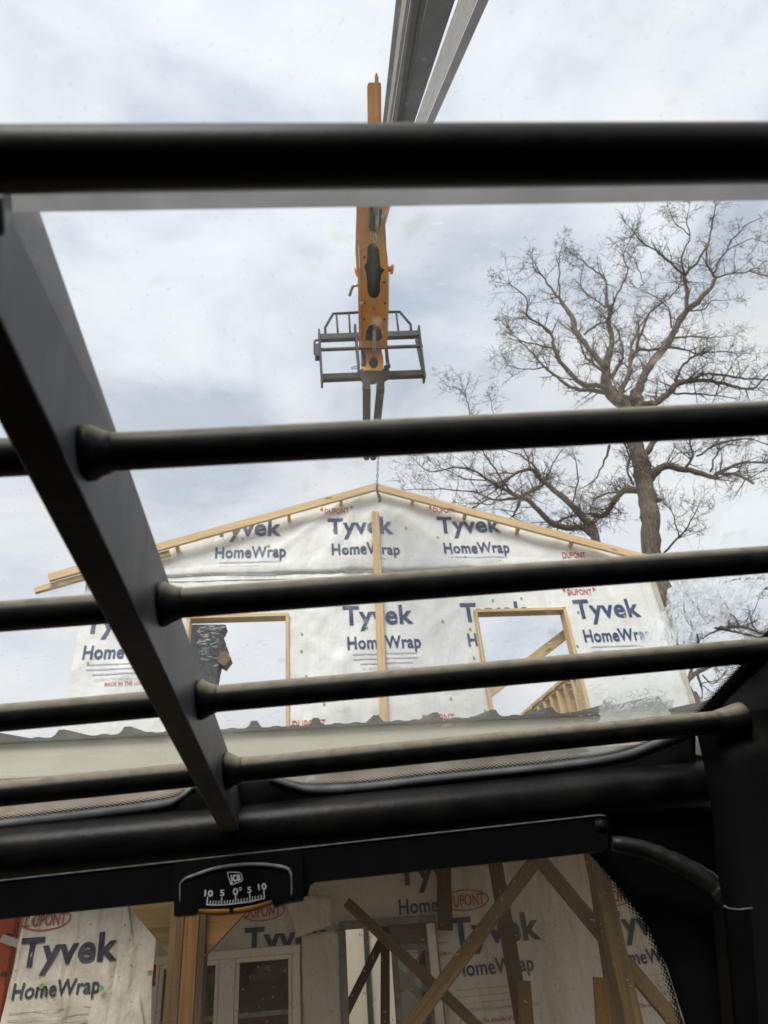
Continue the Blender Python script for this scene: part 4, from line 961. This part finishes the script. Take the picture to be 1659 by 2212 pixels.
# ---- front frame below the glass: pieces outlined at the roof edge
def ribbon(name, inner, outer, m, lift_i=.0, lift_o=.008, th=.006, sub=6, surf=onprof):
    def dens(pl):
        P, _ = [Vector((a, b, 0)) for a, b in pl], None; Q, _ = smooth_poly(P, [1]*len(P), sub, 0, random); return [(q.x, q.y) for q in Q]
    A = dens(inner); B = dens(outer); n = len(A); V = []; Fc = []
    for (a, b) in zip(A, B):
        p = surf(a[0], a[1], lift_i); q = surf(b[0], b[1], lift_o); mdl = surf((a[0]+b[0])/2, (a[1]+b[1])/2, lift_o*1.1)
        V += [c2w(p), c2w(mdl), c2w(q)]
    for i in range(n-1):
        for k in range(2): Fc.append((3*i+k, 3*i+k+1, 3*i+k+4, 3*i+k+3))
    o = link(name, V, Fc, m, TH, smooth=True); s = o.modifiers.new('s', 'SOLIDIFY'); s.thickness = th; s.offset = 0; return o
LI = [(-160, 1792), (0, 1772), (180, 1750), (357, 1727), (399, 1711), (420, 1696)]; LO = [(-160, 1812), (0, 1791), (180, 1773), (330, 1753), (380, 1735), (420, 1702)]
RI = [(585, 1676), (620, 1687), (664, 1696), (780, 1692), (938, 1674), (1165, 1651), (1325, 1628), (1405, 1601), (1480, 1566)]
RO = [(581, 1686), (625, 1703), (698, 1716), (800, 1709), (965, 1688), (1180, 1666), (1338, 1645), (1420, 1618), (1500, 1586)]
ribbon('window_seal', LI, LO, MT['rubber']); ribbon('window_seal', RI, RO, MT['rubber'])
# the body of the front frame: fills from the seal outline down behind the header tube
def fill(name, top, vb, m, lift=.012, sub=4):
    P = [Vector((a, b, 0)) for a, b in top]; Q, _ = smooth_poly(P, [1]*len(P), sub, 0, random)
    V = []; Fc = []
    for q in Q:
        p = onprof(q.x, q.y-3, .004); V.append(c2w(p)); b = cF(q.x, vb(q.x), 1.155); V.append(c2w(b))
    for i in range(len(Q)-1): Fc.append((2*i, 2*i+1, 2*i+3, 2*i+2))
    o = link(name, V, Fc, m, TH, smooth=True); s = o.modifiers.new('s', 'SOLIDIFY'); s.thickness = .004; return o
vb = lambda x: 1880-.085*x
fill('front_frame', LO[:-1]+[(414, 1706), (500, 1694)]+RO, vb, MT['header'])
# right side frame, roof corner
sideI = [(1480, 1566), (1510, 1540), (1552, 1493), (1599, 1441), (1659, 1369), (1740, 1270)]
sideO = [(1500, 1586), (1555, 1525), (1598, 1480), (1640, 1441), (1700, 1372), (1790, 1270)]
ribbon('window_seal', sideI, sideO, MT['plastic'], .0, .01)
# dot print bands
def band(inner, outer, rows, pitch, flip=False):
    P = [Vector((a, b, 0)) for a, b in inner]; A, _ = smooth_poly(P, [1]*len(P), 6, 0, random); P = [Vector((a, b, 0)) for a, b in outer]; B, _ = smooth_poly(P, [1]*len(P), 6, 0, random)
    V = []; Fc = []; uvs = []; s = 0; prev = None
    for a, b in zip(A, B):
        p = Vector(c2w(SURF(a.x, a.y))); q = Vector(c2w(SURF(b.x, b.y)))
        if prev: s += (p-prev).length/pitch
        prev = p; V += [p, q]; uvs += [(s, 0.5), (s, rows+.5)]
    for i in range(len(A)-1): Fc.append((2*i, 2*i+1, 2*i+3, 2*i+2))
    o = link('dot_print', V, Fc, MT['frit'], TH); uvl = o.data.uv_layers.new(name='UVMap')
    for l in o.data.loops: uvl.data[l.index].uv = uvs[l.vertex_index]
    return o
SURF = lambda a, b: onprof(a, b, .0015)
up_ = lambda pl, d: [(a, b-d) for a, b in pl]
band([(x, y) for x, y in RI[1:]], [(x, y-d) for (x, y), d in zip(RI[1:], (6, 10, 13, 14, 14, 12, 10, 10))], 5, .0036)
band(LI[:-1], up_(LI[:-1], 13), 5, .0036)
band(sideI[:], [(a-9, b-12) for a, b in sideI], 6, .0034)
# header tube (rounded) under the frame
def cpt(u, v, f): return cF(u, v, f)
hp = []; 
for u in np.linspace(-400, 1750, 24):
    hp.append(c2w(cF(u, 1806-.098*(u-400), 1.112)))
tube('header_beam', hp, [.036]*24, MT['header'], TH, 40)
# inner side panel / pillar at the right
def quadwall(name, pts, off, m, bv=.004):
    o = plate(name, [c2w(p) for p in pts], Vector(CW@np.array(off, float)), m, TH)
    return bevel(o, bv) if bv else o
quadwall('roof_side_panel', [cF(1500, 1586, 1.06), onprof(1555, 1527, .012), onprof(1598, 1482, .012), onprof(1640, 1443, .012), onprof(1700, 1374, .012), onprof(1800, 1275, .012), cF(1900, 1500, .9), cF(1800, 1640, .98), cF(1560, 1640, 1.05)], (.01, .012, .012), MT['steel'], 0)
def column(name, left, right, f, m, depth=.05, bulge=.02):
    V = []; Fc = []; n = 8
    for (a, b) in zip(left, right):
        A_ = cF(a[0], a[1], f); B_ = cF(b[0], b[1], f)
        for k in range(n+1):
            t = k/n; p = A_*(1-t)+B_*t; p = p-np.array([0, bulge*math.sin(t*math.pi), 0]); V.append(c2w(p))
    for i in range(len(left)-1):
        for k in range(n): a = i*(n+1)+k; Fc.append((a, a+1, a+n+2, a+n+1))
    o = link(name, V, Fc, m, TH, smooth=True); s = o.modifiers.new('s', 'SOLIDIFY'); s.thickness = .01; return o
column('front_pillar', [(1400, 1600), (1330, 1700), (1250, 1780), (1275, 1845), (1345, 1925), (1400, 2000), (1442, 2093), (1480, 2212), (1520, 2360)],
       [(1560, 1600), (1560, 1700), (1570, 1780), (1580, 1845), (1590, 1925), (1600, 2000), (1620, 2093), (1640, 2212), (1660, 2360)], 1.13, MT['plastic'])
column('trim_cover', [(1500, 1560), (1520, 1650), (1540, 1760), (1545, 1850), (1560, 1950), (1580, 2212), (1590, 2360)], [(1900, 1540), (1900, 1650), (1900, 1760), (1900, 1850), (1900, 1950), (1900, 2212), (1900, 2360)], 1.02, MT['plastic'], bulge=.05)
# windscreen
def quadsheet(name, pts, m): return link(name, [c2w(p) for p in pts], [tuple(range(len(pts)))], m, TH)
quadsheet('windscreen', [cF(-500, 1840, 1.16), cF(1600, 1740, 1.16), cF(1640, 2450, 1.20), cF(-500, 2500, 1.20)], MT['glassfront'])
SURF = lambda a, b: cF(a, b, 1.152)
wi = [(1262, 1830), (1289, 1843), (1344, 1924), (1396, 1994), (1440, 2093), (1476, 2212), (1510, 2340)]
wo = [(1240, 1835), (1268, 1850), (1326, 1934), (1378, 2006), (1420, 2097), (1456, 2216), (1490, 2344)]
band(wi, wo, 6, .0038)
# grab tube with channel
gp = [(1322, 1822), (1350, 1826), (1400, 1838), (1455, 1862), (1510, 1890), (1555, 1924), (1585, 1962), (1600, 2010)]
P = [Vector(c2w(cF(a, b, 1.06-.02*i/7))) for i, (a, b) in enumerate(gp)]; Q, S = smooth_poly(P, [.010, .011, .012, .013, .0135, .0135, .0135, .0135], 5, 0, random)
tube('cable_tube', Q, S, MT['tube'], TH, 18)
tube('tube_sleeve', Q[24:28], [.0142]*4, MT['tube'], TH, 18)
def channel(name, tl, tr, bl, br, f, depth, m):
    A_, B_, C_, D_ = (cF(*tl, f), cF(*tr, f), cF(*br, f), cF(*bl, f)); t = .003; dpt = np.array([0, depth, 0]); q = []
    def quadbox(a, b, c, d, off): return [c2w(x) for x in (a, b, c, d)]+[c2w(x+np.array(off)) for x in (a, b, c, d)]
    q.append((quadbox(A_, B_, C_, D_, (0, t, 0)), BOXF)); q.append((quadbox(A_, A_+dpt, D_+dpt, D_, (t, 0, 0)), BOXF)); q.append((quadbox(B_, B_+dpt, C_+dpt, C_, (-t, 0, 0)), BOXF)); q.append((quadbox(A_+dpt, B_+dpt, C_+dpt, D_+dpt, (0, -t, 0)), BOXF))
    V, Fc = merge(q); return link(name, V, Fc, m, TH)
channel('cable_channel', (1564, 1958), (1636, 1960), (1598, 2330), (1660, 2330), 1.0, .035, MT['plastic'])
rim = [cF(u, v, f) for u, v, f in ((1564, 1957, 1.0), (1575, 1963, 1.0), (1600, 1965, 1.0), (1634, 1960, 1.0), (1637, 1956, 1.0))]
tube('channel_rim', [c2w(p) for p in rim], .0012, MT['edge'], TH, 6)
# cross plate carrying the gauge
pf = 1.055
ptop = lambda x: 1904-.1095*x; 
top = [(u, ptop(u)) for u in (-500, 0, 400, 830, 1295)]+[(1308, 1764), (1314, 1772)]
bot = [(1314, 1832), (1300, 1839), (1270, 1842), (1050, 1866), (830, 1889), (700, 1903), (680, 1905), (670, 1912), (664, 1935), (375, 1946), (0, 1985), (-500, 2040)]
cp = plate('cross_plate', [c2w(cF(u, v, pf)) for u, v in top+bot], Vector(CW@np.array([0, .006, 0.])), MT['plastic'], TH)
et = [c2w(cF(u, v-1.0, pf-.0015)) for u, v in top[:-1]]; tube('plate_edge', et, .0013, MT['edge'], TH, 6)
bc = cF(1297, 1783, pf); 
tube('bolt', [c2w(bc+np.array([0, d, 0])) for d in (0, -.002, -.0021, -.006, -.0075)], [.009, .009, .0055, .0052, .003], MT['header'], TH, 20)
# level gauge
gf = pf-.018
G = lambda u, v, f=gf: c2w(cF(331.9+u*.2667, 1825.2+v*.2667, f))
gb = [(165, 150), (1190, 30), (1203, 60), (1216, 400), (1210, 440), (1070, 465), (985, 496), (970, 490), (955, 440), (800, 480), (620, 505), (480, 512), (365, 510), (355, 545), (340, 556), (300, 562), (165, 573), (160, 350)]
gauge = plate('level_gauge', [G(*p) for p in gb], Vector(CW@np.array([0, .017, 0.])), MT['plastic'], TH); gauge['label'] = 'black slope gauge with white degree scale and amber tube'; bevel(gauge, .0015, 2)
fp = [(213, 480), (213, 340), (222, 310), (258, 275), (330, 248), (470, 200), (620, 172), (780, 160), (940, 165), (1060, 185), (1100, 210), (1113, 245), (1117, 300), (1117, 420)]
P = [Vector(G(a, b, gf-.001)) for a, b in fp]; Q, S = smooth_poly(P, [.0008, .001, .0014, .002, .0024, .0026, .0026, .0026, .0026, .0024, .002, .0016, .001, .0008], 3, 0, random)
tube('face_rim', Q, S, MT['edge'], gauge, 8)
tb = [(362, 528), (480, 538), (620, 534), (760, 516), (880, 482), (966, 448)]
P = [Vector(G(a, b, gf+.006)) for a, b in tb]; Q, S = smooth_poly(P, [.0048]*6, 4, 0, random); tube('liquid_tube', Q, S, MT['amber'], gauge, 14)
P = Vector(G(628, 512, gf-.0)); P2 = Vector(G(627, 540, gf)); tube('pointer', [P, P2], .0024, MT['plastic'], gauge, 8)
# scale print
pr_ = []; fz = gf-.0009
def seg2(a, b, w):
    A_ = np.array(a, float); B_ = np.array(b, float); d = (B_-A_)/np.linalg.norm(B_-A_); n_ = np.array([-d[1], d[0]])*w/2
    return [Vector(G(*(p), fz)) for p in (A_-n_, B_-n_, B_+n_, A_+n_)], [(0, 1, 2, 3)]
arc = [(426, 483), (480, 486), (545, 486), (610, 481), (665, 474), (720, 468), (780, 459), (840, 446), (900, 430)]
def arcy(x): return float(np.interp(x, [a for a, _ in arc], [b for _, b in arc]))
for a, b in zip(arc[:-1], arc[1:]): pr_.append(seg2(a, (b[0]+1, b[1]), 7))
for i in range(21):
    x = 430+(897-430)*i/20; y0 = arcy(x)+2; L = 68 if i % 5 == 0 else 36; tilt = (i-10)*-.55
    pr_.append(seg2((x, y0), (x+tilt+(3 if i < 10 else 0), y0-L), 7 if i % 5 == 0 else 6))
def gtext(s, x, y, w, h, rot=0, bold=.012):
    V, Fc, ww = text_data(s, bold); c, s_ = math.cos(rot), math.sin(rot); q = []
    for v in V:
        a = v[0]/ww*w; b = v[1]/.73*h; q.append(Vector(G(x+a*c+b*s_, y-(b*c-a*s_), fz)))
    return q, Fc
pr_ += [gtext('10', 412, 414, 66, 52, .05), gtext('5', 538, 412, 34, 50), gtext('0', 643, 406, 40, 58), gtext('5', 760, 388, 32, 50, -.05), gtext('10', 850, 366, 66, 52, -.12)]
pr_.append(tuple(ring_data((0, 0, 0), XA, (0, 1, 0), 1, 1, .4, 16)))
rv, rf_ = pr_.pop(); pr_.append(([Vector(G(702+v.x*12, 356+v.y*15, fz)) for v in rv], rf_))
V, Fc = merge(pr_); link('scale_print', V, Fc, MT['print'], gauge)
lg = [(600, 220), (690, 222), (708, 232), (720, 278), (714, 292), (632, 322), (624, 316), (599, 232)]
lgi = [(610, 231), (690, 233), (700, 240), (709, 278), (704, 284), (636, 308), (632, 304)]
qd = []
def strokes(pl, w): return [seg2(a, b, w) for a, b in zip(pl[:-1], pl[1:])]
qd += strokes(lg+[lg[0]], 6)
V1, F1, ww = text_data('JCB', .055); q = []
for v in V1:
    a = v[0]/ww; b = v[1]/.73; q.append(Vector(G(622+a*84+b*-6, 300-a*16-b*(56-a*10), fz)))
V, Fc = merge(qd+[(q, F1)]); link('emblem_print', V, Fc, MT['print'], gauge)
# unseen cab shell; rear, sides, door and dash closed solid to block light
def cbox(name, a, b, m):
    (x0, y0, z0), (x1, y1, z1) = a, b
    V = [c2w(p) for p in ((x0, y0, z0), (x1, y0, z0), (x1, y1, z0), (x0, y1, z0), (x0, y0, z1), (x1, y0, z1), (x1, y1, z1), (x0, y1, z1))]; return link(name, V, BOXF, m, TH)
cbox('cab_floor', (-1.1, -.9, -1.05), (.72, 1.2, -1.0), MT['plastic']); cbox('rear_light_block', (-1.27, -.9, -1.0), (.76, -.87, .46), MT['plastic'])
cbox('dash_light_block', (-1.1, .75, -1.0), (.72, 1.12, -.28), MT['plastic']); cbox('side_light_block', (.76, -.9, -1.0), (.79, 1.1, .46), MT['plastic']); cbox('door_light_block', (-1.3, -.9, -1.0), (-1.27, 1.1, .30), MT['plastic'])  # solid side and door without glass, and an added dash, keep light out
cbox('roof_panel', (-1.25, -.9, .44), (.75, -.12, .50), MT['plastic']); cbox('seat', (-.25, -.75, -1.0), (.25, -.3, -.45), MT['plastic'])
# chassis and wheels under the cab
box('chassis', (-1.0, -3.6, .45), (1.1, .7, .84), MT['orange'], TH, .03)
for x in (-1.15, 1.2):
    for y in (-3.1, .55):
        o = tube('wheel', [(x-.19, y, .55), (x-.17, y, .55), (x+.17, y, .55), (x+.19, y, .55)], [.5, .56, .56, .5], MT['plastic'], TH, 32); 
        tube('rim', [(x-.2, y, .55), (x+.2, y, .55)], .28, MT['orange'], o, 20)
# ---- boom
def depthv(v): return float(np.interp(v, [-600, 0, 270, 455, 800], [2.45, 3.9, 5.6, 7.0, 8.0]))
def bp(u, v, off=0): 
    d = depthv(v); r = ray(u, v); n_ = r/np.linalg.norm(r); return Vector(CAMP+r*d+n_*off)
def loft(name, rows, m, parent, near=0, far=.3, bv=.006):
    """rows: (v, u_left, u_right)"""
    V = []; Fc = []
    for v, a, b in rows: V += [bp(a, v, near), bp(b, v, near), bp(b, v, far), bp(a, v, far)]
    for i in range(len(rows)-1):
        for k in range(4): c = i*4; Fc.append((c+k, c+(k+1) % 4, c+4+(k+1) % 4, c+4+k))
    n_ = len(V); Fc += [(0, 1, 2, 3), (n_-4, n_-1, n_-2, n_-3)]
    o = link(name, V, Fc, m, parent); return bevel(o, bv) if bv else o
def lin(v, a0, a1): return a0+(a1-a0)*v/270.
boom = loft('boom', [(v, lin(v, 888, 858), lin(v, 983, 893)) for v in (-600, 0, 270, 440)], MT['dark'], TH, .05, .42)
VR = (-600, 0, 270, 440)
loft('boom_side_rail', [(v, lin(v, 855, 826), lin(v, 887, 845)) for v in VR], MT['grey'], boom, .0, .40)
loft('boom_web', [(v, lin(v, 887.5, 845.5), lin(v, 925, 866)) for v in VR], MT['grey'], boom, .03, .2)
loft('wear_strip', [(v, lin(v, 990, 895), lin(v, 1031, 918)) for v in VR], MT['bright'], boom, .0, .1)
loft('wear_strip', [(v, lin(v, 868, 834), lin(v, 878, 840)) for v in VR], MT['bright'], boom, -.012, -.002, 0)
loft('boom_side_rail', [(v, lin(v, 1032, 919), lin(v, 1056, 935)) for v in VR], MT['grey'], boom, .0, .40)
# orange head
loft('guard_plate', [(178, 797, 822), (181, 794.5, 823), (188, 793, 823.5), (270, 794, 824), (440, 779, 790)], MT['orange'], boom, -.01, .03, .003)
loft('guard_plate', [(157, 811.5, 814), (168, 809.5, 818), (200, 808.5, 817), (270, 809, 818), (440, 780, 786)], MT['orange'], boom, -.05, -.011, .002)
for k_, (a0, a1) in enumerate(((900, 862), (915, 868))):
    tube('hose', [bp(a0+(900-862)*2.2, -600, .0), bp(a0, 0, .0), bp(a1, 270, .0), bp(a1-20, 420, .02)], .016, MT['carr'], boom, 8)
for k_ in range(7):
    v_ = 20+k_*36; c_ = bp(lin(v_, 1044, 927), v_, .0); d_ = (c_-Vector(CAMP)).normalized(); tube('bolt', [c_, c_-d_*.012], .014, MT['grey'], boom, 8)
hl = [(400, 774), (455, 777.5), (500, 776), (540, 775), (575, 777), (594, 780), (672, 781.5), (719, 782.5), (751, 779.5)]
hr = [(751, 834), (719, 836.5), (672, 838), (594, 839), (560, 836), (515, 830), (490, 829), (455, 839), (400, 852)]
def ov(cx, v0, v1, hw, n=10):
    r_ = hw; pts = []
    for k in range(n+1): a = math.pi+math.pi*k/n; pts.append((cx+hw*math.cos(a), v0+r_+r_*math.sin(a)))
    for k in range(n+1): a = math.pi*k/n; pts.append((cx+hw*math.cos(a), v1-r_+r_*math.sin(a)))
    return pts
slot1 = [(794, 534), (800, 526), (812, 528), (819, 540), (822, 576), (831, 583), (824, 594), (821, 610), (821, 630), (817, 641), (808, 645), (799, 641), (794, 630), (792, 600), (790, 585), (786, 576), (792, 566), (793, 550)]
slot2 = [(789, 736), (791, 715), (797, 704), (808, 700), (818, 704), (824, 715), (826, 730), (820, 737)]
front = [bp(u, v, .02) for v, u in [(a, b) for a, b in hl+hr]]
off = (front[0]-Vector(CAMP)).normalized()*.018
head = plate('boom_head', front, off, MT['orange'], boom, holes=[[bp(u, v, .02) for u, v in slot1], [bp(u, v, .02) for u, v in slot2]])
def strip2(name, rows, near, far, m, par): return loft(name, rows, m, par, near, far, .004)
strip2('head_side', [(v, u-7.5 if v < 720 else u-4, u-.6) for v, u in hl], .0, .34, MT['orange'], boom)
strip2('head_side', [(v, u+.4, u+2.0) for v, u in reversed(hr)], .02, .34, MT['orange'], boom)
strip2('head_back', [(400, 776, 850), (480, 776, 832), (560, 777, 836), (751, 781, 834)], .30, .33, MT['dark'], boom)
plate('head_recess', [bp(u, v, -.06) for u, v in ((794, 452), (826, 452), (824, 478), (818, 500), (800, 500), (795, 480))], off*.4, MT['dark'], boom)
for u0, v0, u1, v1, r_ in ((803, 440, 801, 498, .014), (814, 440, 813, 500, .02), (808, 500, 809, 530, .02)): tube('hose', [bp(u0, v0, -.08), bp((u0+u1)/2+1, (v0+v1)/2, -.095), bp(u1, v1, -.07)], r_, MT['chrome'] if r_ == .02 else MT['carr'], boom, 10)
loft('wear_pad', [(458, 778, 788), (476, 777, 787)], MT['bright'], boom, -.08, -.06, .002); loft('wear_pad', [(455, 828, 838), (470, 822, 831)], MT['bright'], boom, -.08, -.06, .002)
for u0, v0 in ((787, 556), (830, 610), (787, 655), (831, 655), (787, 690), (831, 690), (808, 668)): c_ = bp(u0, v0, .02); d_ = (c_-Vector(CAMP)).normalized(); tube('bolt', [c_+d_*.004, c_-d_*.012], .012, MT['carr'], boom, 8)
ram = tube('tilt_ram', [bp(u, v, .13) for u, v in ((806, 470), (806, 590), (808, 700))], [.055, .055, .05], MT['dark'], boom, 16)
tube('ram_rod', [bp(u, v, o_) for u, v, o_ in ((808, 704, .06), (808.5, 735, .0), (808.5, 763, -.03))], .02, MT['chrome'], boom, 12)
for v_, uu, du in ((582, 838, 12), (588, 776, -8)):
    tube('pivot_pin', [bp(uu-du*.2, v_, .1), bp(uu+du*.55, v_-1, .1), bp(uu+du*.56, v_-1, .1), bp(uu+du, v_, .1)], [.03, .03, .055, .05], MT['orange'], boom, 14)
P = [bp(u, v, .1) for u, v in ((776, 616), (767, 616.5), (762, 619), (759, 626), (755, 639))]; tube('hook_pipe', P, .017, MT['chrome'], boom, 8)
# lower link and carriage
def z7(a, b): return 663.7+a/6, 663.7+b/6
YC = 5.671
def cz(a, b, y=0): u, v = z7(a, b); return Vector(wy(u, v, YC+y))
car = empty('fork_carriage', cz(860, 500)); tag(car); setp(car, TH)
fr_ = [cz(*p, -.06) for p in ((700, 545), (770, 548), (960, 548), (985, 640), (990, 720), (985, 790), (960, 820), (740, 815), (700, 770), (760, 770), (765, 620), (740, 560))]
def ovz(cx, y0, y1, hw, y, n=8):
    return [cz(cx+hw*math.cos(a), (y0+y1)/2+(y1-y0)/2*math.sin(a), y) for a in np.linspace(0, 2*math.pi, 17)[:-1]]
lk = plate('link_plate', fr_, (0, .03, 0), MT['orange'], car, holes=[ovz(860, 625, 795, 60, -.06)])
plate('link_back', [cz(*p, .02) for p in ((700, 550), (965, 550), (980, 820), (720, 815))], (0, .03, 0), MT['dark'], car)
V, Fc = merge([boxdata(cz(850, 455, -.05), (.085, 0, 0), (0, .02, 0), (0, 0, .008)), boxdata(cz(920, 500, -.07), (.016, 0, 0), (0, .02, 0), (0, 0, .035))]); link('link_bracket', V, Fc, MT['orange'], car)
def beam(name, a, b, h, d, m='carr', y=0): return board(name, cz(*a, y), cz(*b, y), h, d, MT[m], car, bv=.004)
beam('cross_beam', (160, 402), (1452, 353), .092, .06, y=.0)
beam('rod', (150, 552), (1495, 503), .034, .034, y=-.02)
beam('lower_beam', (190, 920), (1530, 864), .088, .06, 'rust')
beam('end_plate', (152, 325), (193, 1005), .022, .12); beam('end_plate', (1440, 280), (1518, 945), .022, .12)
beam('end_bar', (1415, 420), (1500, 830), .03, .04); beam('end_bar', (170, 590), (190, 860), .02, .03)
beam('inner_upright', (617, 255), (668, 790), .026, .10); beam('inner_upright', (1012, 430), (1048, 790), .026, .10)
beam('link_side', (712, 560), (718, 760), .03, .05, 'dark', -.04)
plate('hub_plate', [cz(*p, -.05) for p in ((650, 830), (700, 800), (1000, 790), (1060, 760), (1065, 890), (990, 940), (850, 960), (720, 950))], (0, .05, 0), MT['rust'], car)
V, Fc = ring_data((0, 0, 0), XA, ZA, .03, .014, .005, 20)
tube('lock_pin', [cz(a, b, -.08) for a, b in ((640, 770), (600, 772), (572, 785), (575, 798), (610, 798), (645, 790))], .005, MT['carr'], car, 6)
tube('lock_pin', [cz(a, b, -.08) for a, b in ((1000, 775), (1045, 750), (1068, 752), (1066, 772), (1045, 790))], .014, MT['carr'], car, 8)
for pts in ([(95, 445), (95, 600), (110, 625), (150, 630)], [(95, 445), (110, 428), (150, 428)]): tube('side_bracket', [cz(a, b, -.03) for a, b in pts], .013, MT['carr'], car, 8)
box('side_bracket', tuple(cz(103, 628, -.05)), tuple(cz(150, 540, .03)), MT['carr'], car)
gl_ = [(235, 345), (232, 265), (335, 84), (480, 78), (665, 66), (1040, 62), (1200, 60), (1338, 222), (1345, 300)]
tube('top_guard', [cz(a, b, -.02) for a, b in gl_], .0165, MT['carr'], car, 8, False)
for a, b in (((398, 345), (378, 92)), ((556, 340), (540, 84)), ((1182, 312), (1152, 70))): tube('guard_bar', [cz(*a, -.01), cz(*b, -.02)], .0115, MT['carr'], car, 6)
# forks: short shank, then the blade pointing away level
hz_ = float(wy(790, 838, YC)[2])
for (xl, xr, tl, tr, ul, ur) in ((725, 817, 710, 800, 786.5, 797.5), (905, 1000, 850, 934, 800, 812)):
    A_ = cz(xl, 940, -.06); B_ = cz(xr, 940, -.06); hl_ = cz(xl, 1060, -.06); hr_ = cz(xr, 1060, -.06)
    z_ = (hl_.z+hr_.z)/2; w_ = .088
    tcx = Vector(wz((ul+ur)/2, 996, z_)); hcx = (hl_+hr_)/2
    d = (tcx-hcx); d.z = 0; d.normalize(); s = Vector((d.y, -d.x, 0)); t = .042
    path = [(A_+B_)/2, hcx+Vector((0, 0, .05)), hcx+d*.02+Vector((0, 0, .012)), hcx+d*.06]
    tip = tcx-d*.01
    sta = [((A_+B_)/2, w_/2, Vector((0, 0, 0)), Vector((0, t, 0))), (hcx+Vector((0, 0, .05)), w_/2, Vector((0, 0, 0)), Vector((0, t, 0))), (hcx, w_/2, Vector((0, 0, 0)), Vector((0, t, t))), (hcx+d*.06+Vector((0, 0, -.004)), w_/2, Vector(), Vector((0, 0, t))),
           (hcx+d*.6, w_/2, Vector(), Vector((0, 0, t*.8))), (tip-d*.12, w_/2, Vector(), Vector((0, 0, t*.5))), (tip-d*.03, w_*.42, Vector(), Vector((0, 0, t*.4))), (tip, w_*.2, Vector(), Vector((0, 0, t*.35)))]
    V = []; Fc = []
    for c, hw, o0, o1 in sta: V += [c-s*hw+o0, c+s*hw+o0, c+s*hw+o1, c-s*hw+o1]
    for i in range(len(sta)-1):
        for k in range(4): a = i*4; Fc.append((a+k, a+(k+1) % 4, a+4+(k+1) % 4, a+4+k))
    n_ = len(V); Fc += [(0, 1, 2, 3), (n_-4, n_-1, n_-2, n_-3)]
    bevel(link('fork', V, Fc, MT['rust'], car), .004)
